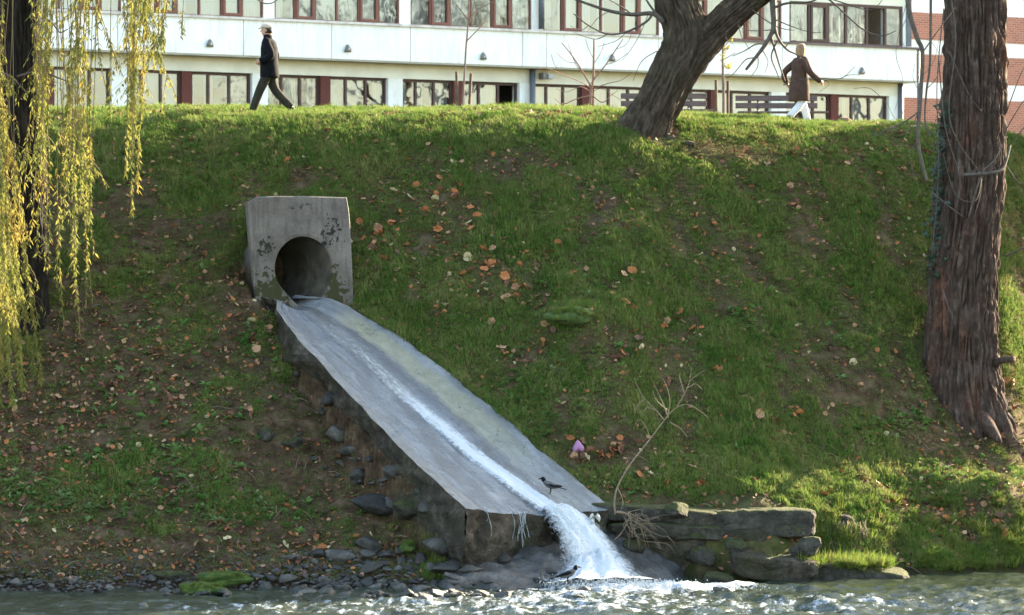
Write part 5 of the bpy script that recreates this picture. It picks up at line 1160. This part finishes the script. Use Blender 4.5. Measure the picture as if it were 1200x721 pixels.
rag = b.out('plastic_scrap', M('dirty_white_plastic', (.6, .6, .58), (.4, .4, .37), 12, .6)); rag.location = h+Vector((0, -.12, 0)); tag(rag, 'torn scrap of white plastic caught at the chute lip by the dead sapling', 'plastic scrap')
h = hit(990, 146, 74, 84); b = B(); b.blob((0, 0, 0), (.16, .14, .12), nz=.5, seed=4, sub=3); s_ = b.out('tree_stump', M('stump', (.13, .08, .05), (.07, .045, .03), 12, .9, bump=.6), smooth=True); s_.location = (h.x, h.y, h.z+.06); tag(s_, 'small brown stump sticking up on the sunlit crest right of the woman', 'stump')
# root clod hanging over the right waterline
p = PX(988, 628, 68.9); rc = empty('root_clod', p, label='dark overhanging clod of roots and dead grass above the right waterline', cat='root clod')
b = B(); b.blob((0, .1, 0), (.45, .35, .36), nz=.5, seed=9, sub=4); attach(b.out('soil', M('dark_soil', (.02, .014, .010), (.05, .036, .026), 9, .95, bump=.9, bscale=25, bdist=.05), rc, local=True, smooth=True), rc, True)
b = B()
for k in range(420):
    a = rgd.uniform(0, 6.28); x_, z_ = .42*math.cos(a)*rgd.random()**.5, .3*rgd.uniform(-.6, 1); y_ = -.22-.1*rgd.random(); d = Vector((rgd.gauss(0, .3), -.5, -.9)).normalized(); L = rgd.uniform(.08, .35)
    b.tube([(x_, y_, z_), Vector((x_, y_, z_))+d*L*.5+Vector((0, -.05, .03)), Vector((x_, y_, z_))+d*L+Vector((rgd.gauss(0, .04), 0, -.04))], [.004, .003, .002], 3, cap=False)
tag(attach(b.out('roots', dry, rc, local=True), rc, True), kind='stuff')
# twigs and dead stalks scattered on the ground
tw = B()
for k in range(330):
    px = rgd.uniform(0, 1190); py = rgd.uniform(240, 670) if rgd.random() < .4 else rgd.uniform(480, 675); 
    if px > 330 and rgd.random() < .5: continue
    h = hit(px, py, 63, 79)
    if h.z < .1: continue
    cdx, cdy = h.x-C0[0], h.y-C0[1]; tt = (cdx*AX[0]+cdy*AX[1])/CL; dd = cdx*NX[0]+cdy*NX[1]
    if -.2 < tt < 1.15 and abs(dd) < hw(tt)+.1: continue
    a = rgd.random()*6.28; L = rgd.uniform(.08, .4); e = h+Vector((math.cos(a)*L, math.sin(a)*L*.5, 0)); e.z = float(tz(e.x, e.y)[0])+rgd.uniform(.01, .12)
    tw.tube([h+Vector((0, 0, .015)), h.lerp(e, .5)+Vector((0, 0, .03)), e], [.007, .006, .003], 4)
tag(tw.out('twig_litter', dry), kind='stuff')
# ------------------------------------------------------------ fallen leaves
def leaf_mesh(seed, m, nm='fallen_leaf'):
    rr = random.Random(seed); pts = []; K = 15
    for k in range(K):
        a = 2*math.pi*k/K; r_ = 1.0*(.55+.45*abs(math.cos(2.5*a)))*(1 if k % 3 else .8)*rr.uniform(.85, 1.15); x_, y_ = r_*math.cos(a), r_*math.sin(a)
        pts.append((x_, y_, .30*(x_*x_)*rr.uniform(.5, 1.6)+.35*y_*y_*rr.uniform(.2, 1.5)+rr.uniform(-.05, .15)))
    me = D.meshes.new(nm); me.from_pydata([(0, 0, 0)]+pts, [], [(0, 1+k, 1+(k+1) % K) for k in range(K)]); me.materials.append(m); me.update(); return me
def leafm(nm, c1, c2):
    q = MN(nm); r_ = q.n('ShaderNodeObjectInfo').outputs['Random']; c = q.mix(r_, c1, c2); c = q.mix(q.ramp(q.noise(18, 3), [(.4, 0.0), (.7, .5)]), c, tuple(x*.5 for x in c1)); return q.fin(c, .75, .3)
LM = [leafm('orange_leaf', (.36, .13, .045), (.26, .085, .032)), leafm('brown_leaf', (.17, .07, .04), (.10, .045, .03)), leafm('tan_leaf', (.36, .20, .11), (.26, .13, .07)), leafm('pale_leaf', (.42, .33, .19), (.34, .27, .14))]
LV = [leaf_mesh(k, LM[k % 4]) for k in range(16)]
def on_chute(x, y, mar=.08):
    dx, dy = x-C0[0], y-C0[1]; t = (dx*AX[0]+dy*AX[1])/CL; d = dx*NX[0]+dy*NX[1]
    return (t > -.22) & (t < 1.12) & (np.abs(d) < hw(t)+mar) | ((np.abs(x-hc.x) < 1.0) & (np.abs(y-hc.y-.3) < .7))
rl = random.Random(31)
cl = [(430, 290, 14, 10, 7), (440, 270, 14, 8, 7), (490, 228, 20, 10, 9), (475, 243, 10, 8, 3), (535, 232, 16, 6, 5), (540, 266, 12, 8, 6), (555, 308, 12, 10, 7), (590, 322, 10, 8, 4), (602, 348, 16, 9, 13), (575, 335, 12, 10, 5), (570, 376, 7, 5, 3), (592, 405, 12, 6, 4), (632, 390, 10, 8, 3), (740, 410, 14, 8, 6), (745, 325, 5, 4, 2), (780, 380, 14, 5, 5), (755, 370, 12, 8, 4), (805, 380, 12, 8, 5), (858, 430, 10, 5, 4), (812, 262, 8, 5, 2), (935, 182, 4, 3, 2), (1012, 175, 30, 16, 12), (985, 200, 22, 14, 7), (915, 495, 12, 6, 6), (650, 295, 8, 8, 2), (470, 280, 18, 14, 6), (690, 520, 14, 9, 8), (700, 540, 16, 5, 7), (780, 565, 14, 5, 5), (810, 575, 12, 5, 6), (460, 597, 2, 1.5, 1), (30, 520, 40, 22, 14), (120, 500, 60, 20, 10), (280, 640, 40, 10, 8), (365, 640, 16, 6, 6), (1020, 590, 26, 10, 12), (1060, 600, 26, 10, 10), (1130, 600, 30, 14, 14), (1160, 620, 20, 12, 8), (1170, 500, 18, 10, 6), (300, 405, 10, 20, 6), (1030, 440, 30, 14, 6), (1185, 470, 10, 20, 5)]
placed = []
for cx_, cy_, sx, sy, n_ in cl:
    for k in range(n_): placed.append((rl.gauss(cx_, sx*1.3), rl.gauss(cy_, sy*1.3), 1 if sx < 30 else .9))
while len(placed) < 298: placed.append((rl.uniform(110, 1190), rl.uniform(150, 600) if rl.random() < .8 else rl.uniform(400, 640), .75))
nl = 0
for px, py, sc in placed:
    h = hit(px, py, 64, 80.5)
    if h.z < .08: continue
    if bool(on_chute(h.x, h.y)) and (px, py) != (460, 597): continue
    nv = tnormal(h.x, h.y); k = rl.choice((0, 4, 8, 12, 0, 4, 1, 5, 9, 2, 6, 10, 3)) if px > 330 else rl.choice((0, 1, 5, 9, 2, 6, 10, 14, 13, 3))
    o = link('fallen_leaf', LV[k], bank); q_ = nv.to_track_quat('Z', 'Y').to_euler(); o.rotation_euler = (q_.x+rl.gauss(0, .35), q_.y+rl.gauss(0, .35), q_.z+rl.uniform(0, 6.28))
    s_ = rl.uniform(.075, .125)*sc; o.scale = (s_, s_*rl.uniform(.6, 1), s_); o.location = h+nv*.06; nl += 1
print('leaves', nl)
h = hit(462, 594, 64, 70)
# ------------------------------------------------------------ instanced ground cover
def scatter(name, pts, rot, scl, idx, meshes):
    col = D.collections.new(name+'_kinds')
    for i, me in enumerate(meshes): o = D.objects.new('%s_kind_%02d' % (name, i), me); col.objects.link(o)
    me = D.meshes.new(name); me.vertices.add(len(pts)); me.vertices.foreach_set('co', np.asarray(pts, np.float32).reshape(-1))
    a = me.attributes.new('rot', 'FLOAT_VECTOR', 'POINT'); a.data.foreach_set('vector', np.asarray(rot, np.float32).reshape(-1))
    a = me.attributes.new('scl', 'FLOAT_VECTOR', 'POINT'); a.data.foreach_set('vector', np.asarray(scl, np.float32).reshape(-1))
    a = me.attributes.new('idx', 'INT', 'POINT'); a.data.foreach_set('value', np.asarray(idx, np.int32))
    o = link(name, me); ng = D.node_groups.new(name, 'GeometryNodeTree'); ng.interface.new_socket('Geometry', in_out='INPUT', socket_type='NodeSocketGeometry'); ng.interface.new_socket('Geometry', in_out='OUTPUT', socket_type='NodeSocketGeometry')
    N, L = ng.nodes, ng.links; gi = N.new('NodeGroupInput'); go = N.new('NodeGroupOutput'); ip = N.new('GeometryNodeInstanceOnPoints'); ci = N.new('GeometryNodeCollectionInfo'); ci.inputs[0].default_value = col; ci.inputs[1].default_value = True; ci.inputs[2].default_value = True
    def at(nm, ty): q_ = N.new('GeometryNodeInputNamedAttribute'); q_.data_type = ty; q_.inputs[0].default_value = nm; return q_.outputs[0]
    er = N.new('FunctionNodeEulerToRotation'); L.new(at('rot', 'FLOAT_VECTOR'), er.inputs[0])
    L.new(gi.outputs[0], ip.inputs['Points']); L.new(ci.outputs[0], ip.inputs['Instance']); ip.inputs['Pick Instance'].default_value = True
    L.new(at('idx', 'INT'), ip.inputs['Instance Index']); L.new(er.outputs[0], ip.inputs['Rotation']); L.new(at('scl', 'FLOAT_VECTOR'), ip.inputs['Scale']); L.new(ip.outputs[0], go.inputs[0])
    md = o.modifiers.new('scatter', 'NODES'); md.node_group = ng; return tag(o, kind='stuff')
def grassmat(nm, c1, c2, c3, tr=.35):
    q = MN(nm); n1 = q.noise(1.3, 7, .75); r_ = q.n('ShaderNodeObjectInfo').outputs['Random']
    c = q.ramp(q.math('ADD', n1, q.math('MULTIPLY', q.math('SUBTRACT', r_, .5), .22)), [(.3, c1), (.5, c2), (.72, c3)]); q.fin(c, .85, .06)
    t_ = q.n('ShaderNodeBsdfTranslucent'); q.L.new(c, t_.inputs[0]); mx = q.n('ShaderNodeMixShader'); mx.inputs[0].default_value = tr
    q.L.new(q.b.outputs[0], mx.inputs[1]); q.L.new(t_.outputs[0], mx.inputs[2]); q.L.new(mx.outputs[0], q.out.inputs[0]); return q.m
gm = grassmat('grass_blade', (.045, .100, .017), (.115, .168, .036), (.22, .212, .080)); gdry = M('dry_blade', (.17, .13, .06), (.10, .08, .035), 3, .9, spec=.1, trans=.3)
def tuft(seed, n_, h0, h1, spread, wd, mats, dryf=.08, lean=.5):
    rr = random.Random(seed); b = B(); mi = []
    for k in range(n_):
        a = rr.random()*6.28; r_ = spread*rr.random()**.5; x_, y_ = r_*math.cos(a), r_*math.sin(a); H = rr.uniform(h0, h1); la = rr.random()*6.28; l = lean*H*rr.uniform(.2, 1.3); sx, sy = math.cos(la+1.57)*wd, math.sin(la+1.57)*wd; dx, dy = math.cos(la)*l, math.sin(la)*l
        b.add([(x_-sx, y_-sy, -.01), (x_+sx, y_+sy, -.01), (x_+dx*.35+sx*.8, y_+dy*.35+sy*.8, H*.6), (x_+dx*.35-sx*.8, y_+dy*.35-sy*.8, H*.6), (x_+dx, y_+dy, H*rr.uniform(.8, 1))], [(0, 1, 2, 3), (3, 2, 4)])
        d_ = 1 if rr.random() < dryf else 0; mi += [d_, d_]
    me = D.meshes.new('tuft'); me.from_pydata(b.v, [], b.f); [me.materials.append(m_) for m_ in mats]; me.polygons.foreach_set('material_index', mi); me.update(); return me
TF = [tuft(k, 22, .025, .075, .085, .0042, (gm, gdry), .22) for k in range(5)]+[tuft(20+k, 26, .05, .14, .07, .005, (gm, gdry), .05, .6) for k in range(3)]+[tuft(40+k, 26, .012, .04, .13, .0038, (gm, gdry), .5, 1.6) for k in range(3)]
g = np.random.default_rng(77)
N0 = 330000
X_ = g.uniform(-10.6, 11.2, N0); Y_ = g.uniform(64.3, 81.5, N0); Z_ = tz(X_, Y_); ppx, ppy = project(X_, Y_, Z_)
dens = grassd(X_, Y_)
keep = (Z_ > .12) & (ppx > -25) & (ppx < 1225) & (g.random(N0) < np.clip((dens-.18)*1.25, 0, 1)**1.3*.95+.26) & ~on_chute(X_, Y_, .0)
dt = np.hypot(X_-g0.x, (Y_-g0.y-.5)); keep &= dt > .9; keep &= np.hypot(X_-g1.x, Y_-YM) > .6
keep &= ~((np.abs(X_-(884-CX)/F*68.1) < 1.0) & (Y_ < 68.4)) & ~((np.abs(X_-(772-CX)/F*68.1) < 1.1) & (Y_ < 68.2))
X_, Y_, Z_, dens, ppx, ppy = [a[keep] for a in (X_, Y_, Z_, dens, ppx, ppy)]
print('tufts', len(X_))
tall = np.clip((dens-.75)*1.0, 0, .5)+.6*ell(ppx, ppy, 1000, 610, 200, 50)+.25*(ppy < 152)
big_ = g.random(len(X_)) < tall*.8
idx = np.where(big_, g.integers(5, 8, len(X_)), g.integers(0, 5, len(X_)))
thin = (g.random(len(X_)) > np.clip((dens-.1)*1.6, .12, 1)) | (g.random(len(X_)) < .15); idx = np.where(thin, g.integers(8, 11, len(X_)), idx)
s_ = g.uniform(.6, 1.15, len(X_))*(.65+.5*np.clip(dens, 0.3, 1.2)); hz = s_*g.uniform(.5, 1.25, len(X_))
rot = np.stack([g.normal(0, .18, len(X_))+.25, g.normal(0, .18, len(X_)), g.uniform(-.6, .6, len(X_))*0+g.uniform(0, 6.28, len(X_))], -1)
scatter('grass', np.stack([X_, Y_, Z_], -1), rot, np.stack([s_, s_, hz], -1), idx, TF)
# longer grass hanging over the right waterline and the wedge rock
rb = grassmat('bright_grass_blade', (.07, .13, .02), (.12, .16, .03), (.17, .18, .045), .45)
TL_ = [tuft(50+k, 26, .10, .26, .06, .006, (rb, gdry), .12, .9) for k in range(3)]
pts = []
for k in range(1700):
    px = g.uniform(875, 1220); py = 668-8*math.sin((px-880)/60)+g.normal()*7 if g.random() < .55 else g.uniform(585, 665)
    if float(n3(px/22., py/14., 0, 5)) < .42: continue
    if px < 1060 and py > 640: z_ = .16+.12*g.random(); y_ = 67.1+g.random()*.8; x_ = (px-CX)/F*y_; pts.append((x_, y_, z_)); continue
    if px < 955: continue
    h = hit(px, py, 66, 74)
    if h.z > .06 and g.random() < .8: pts.append(tuple(h))
for (cx_, cy_, w_) in ((262, 682, .48), (238, 694, .36), (667, 374, .42), (478, 647, .13)):
    Yc = HC*F/(cy_-CY); hc_ = hit(cx_, cy_, 62.5, 69 if cy_ > 400 else 76); hc_ = hc_ if hc_.z > 0 else Vector(((cx_-CX)/F*Yc, Yc, 0))
    for k in range(int(240*w_)+30): a = g.random()*6.28; r_ = g.random()**.5; pts.append((hc_.x+w_*.9*r_*math.cos(a), hc_.y+(.17 if cy_ > 400 else .31)*r_*math.sin(a), hc_.z+.03+(.10 if cy_ > 400 else .15)*math.sqrt(1-r_*r_)))
for k in range(260):
    px = g.uniform(690, 835); y_ = 68.25+g.random()*.55; x_ = (px-CX)/F*y_; pts.append((x_, y_, HC-(588-CY)/F*68.1-.02+.03*g.random()))
pts = np.array(pts); n_ = len(pts); s_ = g.uniform(.45, 1.0, n_); s_ = np.where((pts[:, 0] < 3.6) & (pts[:, 0] > 0), s_*.5, s_); s_ = np.where(pts[:, 0] < 0, s_*.35, s_); s_ = np.where(pts[:, 1] > 70.6, np.where(np.abs(pts[:, 0]-1.05) < .8, s_*.5, s_), s_)
scatter('bank_grass', pts, np.stack([g.normal(.45, .25, n_), g.normal(0, .25, n_), g.uniform(-.5, .5, n_)], -1), np.stack([s_]*3, -1), g.integers(0, 3, n_), TL_)
# broad leaved weeds
def weed(seed):
    rr = random.Random(seed); b = B()
    for k in range(11):
        a = rr.random()*6.28; L = rr.uniform(.06, .15); e = rr.uniform(.15, .9); d = Vector((math.cos(a)*math.cos(e), math.sin(a)*math.cos(e), math.sin(e))); s_ = Vector((-math.sin(a), math.cos(a), 0))*L*.28
        b.add([(0, 0, 0), d*L*.5+s_, d*L+Vector((0, 0, -L*.2)), d*L*.5-s_, d*L*.55-Vector((0, 0, .012))], [(0, 1, 4), (1, 2, 4), (2, 3, 4), (3, 0, 4)])
    me = D.meshes.new('weed'); me.from_pydata(b.v, [], b.f); me.materials.append(wm_); me.update(); return me
wm_ = grassmat('weed_leaf', (.06, .13, .03), (.11, .19, .05), (.18, .24, .10), .3)
WM = [weed(k) for k in range(4)]; pts = []
for (cx_, cy_, sx, sy, n_) in ((870, 375, 14, 9, 26), (665, 180, 40, 12, 8), (660, 440, 60, 35, 60), (610, 470, 30, 22, 60), (640, 500, 22, 18, 45), (700, 345, 80, 60, 20), (230, 470, 80, 50, 70), (60, 575, 60, 26, 130), (110, 600, 50, 14, 60), (150, 550, 60, 22, 60), (290, 600, 60, 14, 90), (230, 590, 50, 14, 40), (290, 405, 10, 8, 14), (130, 470, 60, 60, 40), (200, 535, 60, 12, 60), (1060, 500, 30, 8, 40), (1075, 490, 14, 8, 20), (950, 350, 60, 80, 30), (540, 400, 70, 60, 25), (330, 470, 30, 24, 10), (300, 340, 60, 40, 20), (140, 320, 70, 70, 60), (850, 450, 120, 50, 30), (1100, 560, 80, 24, 60), (735, 570, 20, 8, 20), (820, 605, 8, 10, 12)):
    for k in range(n_):
        h = hit(rl.gauss(cx_, sx*.8), rl.gauss(cy_, sy*.8), 64, 80)
        if h.z > .15 and not bool(on_chute(h.x, h.y)): pts.append(tuple(h+Vector((0, 0, .01))))
n_ = len(pts); s_ = g.uniform(.5, 1.1, n_)
scatter('weeds', pts, np.stack([g.normal(.3, .2, n_), g.normal(0, .2, n_), g.uniform(0, 6.28, n_)], -1), np.stack([s_]*3, -1), g.integers(0, 4, n_), WM)
# leaf litter: the many small crumpled bits
N1 = 46000; X_ = g.uniform(-10.5, 11, N1); Y_ = g.uniform(64.3, 80.5, N1); Z_ = tz(X_, Y_); ppx, ppy = project(X_, Y_, Z_)
dn = .36+.0*X_+np.clip((330-ppx)/60, 0, 1)*np.clip((ppy-300)/150, 0, 1)*.30+.75*ell(ppx, ppy, 50, 480, 110, 60)+.75*ell(ppx, ppy, 1130, 605, 100, 30)+.5*ell(ppx, ppy, 1160, 500, 70, 30)+.5*ell(ppx, ppy, 690, 535, 40, 16)+.3*ell(ppx, ppy, 350, 640, 80, 20)+.12*ell(ppx, ppy, 560, 300, 160, 90)+.3*ell(ppx, ppy, 285, 370, 40, 50)+.2*ell(ppx, ppy, 1010, 590, 60, 20)+.06*ell(ppx, ppy, 850, 300, 250, 150)
dn *= .5+1.2*fbm(X_*1.5, Y_*1.5, 0, 131, 3)
keep = (Z_ > .1) & (g.random(N1) < dn) & ~on_chute(X_, Y_, .0); X_, Y_, Z_ = X_[keep], Y_[keep], Z_[keep]; n_ = len(X_); print('litter', n_)
s_ = g.uniform(.02, .068, n_)
scatter('leaf_litter', np.stack([X_, Y_, Z_+g.uniform(.03, .08, n_)], -1), np.stack([g.normal(.5, .5, n_), g.normal(0, .5, n_), g.uniform(0, 6.28, n_)], -1), np.stack([s_, s_*g.uniform(.4, 1, n_), s_], -1), np.where(g.random(n_) < .8, g.choice([1, 5, 9, 13, 0, 4, 2, 6, 10, 1, 5, 9], n_), g.integers(0, 16, n_)), LV)
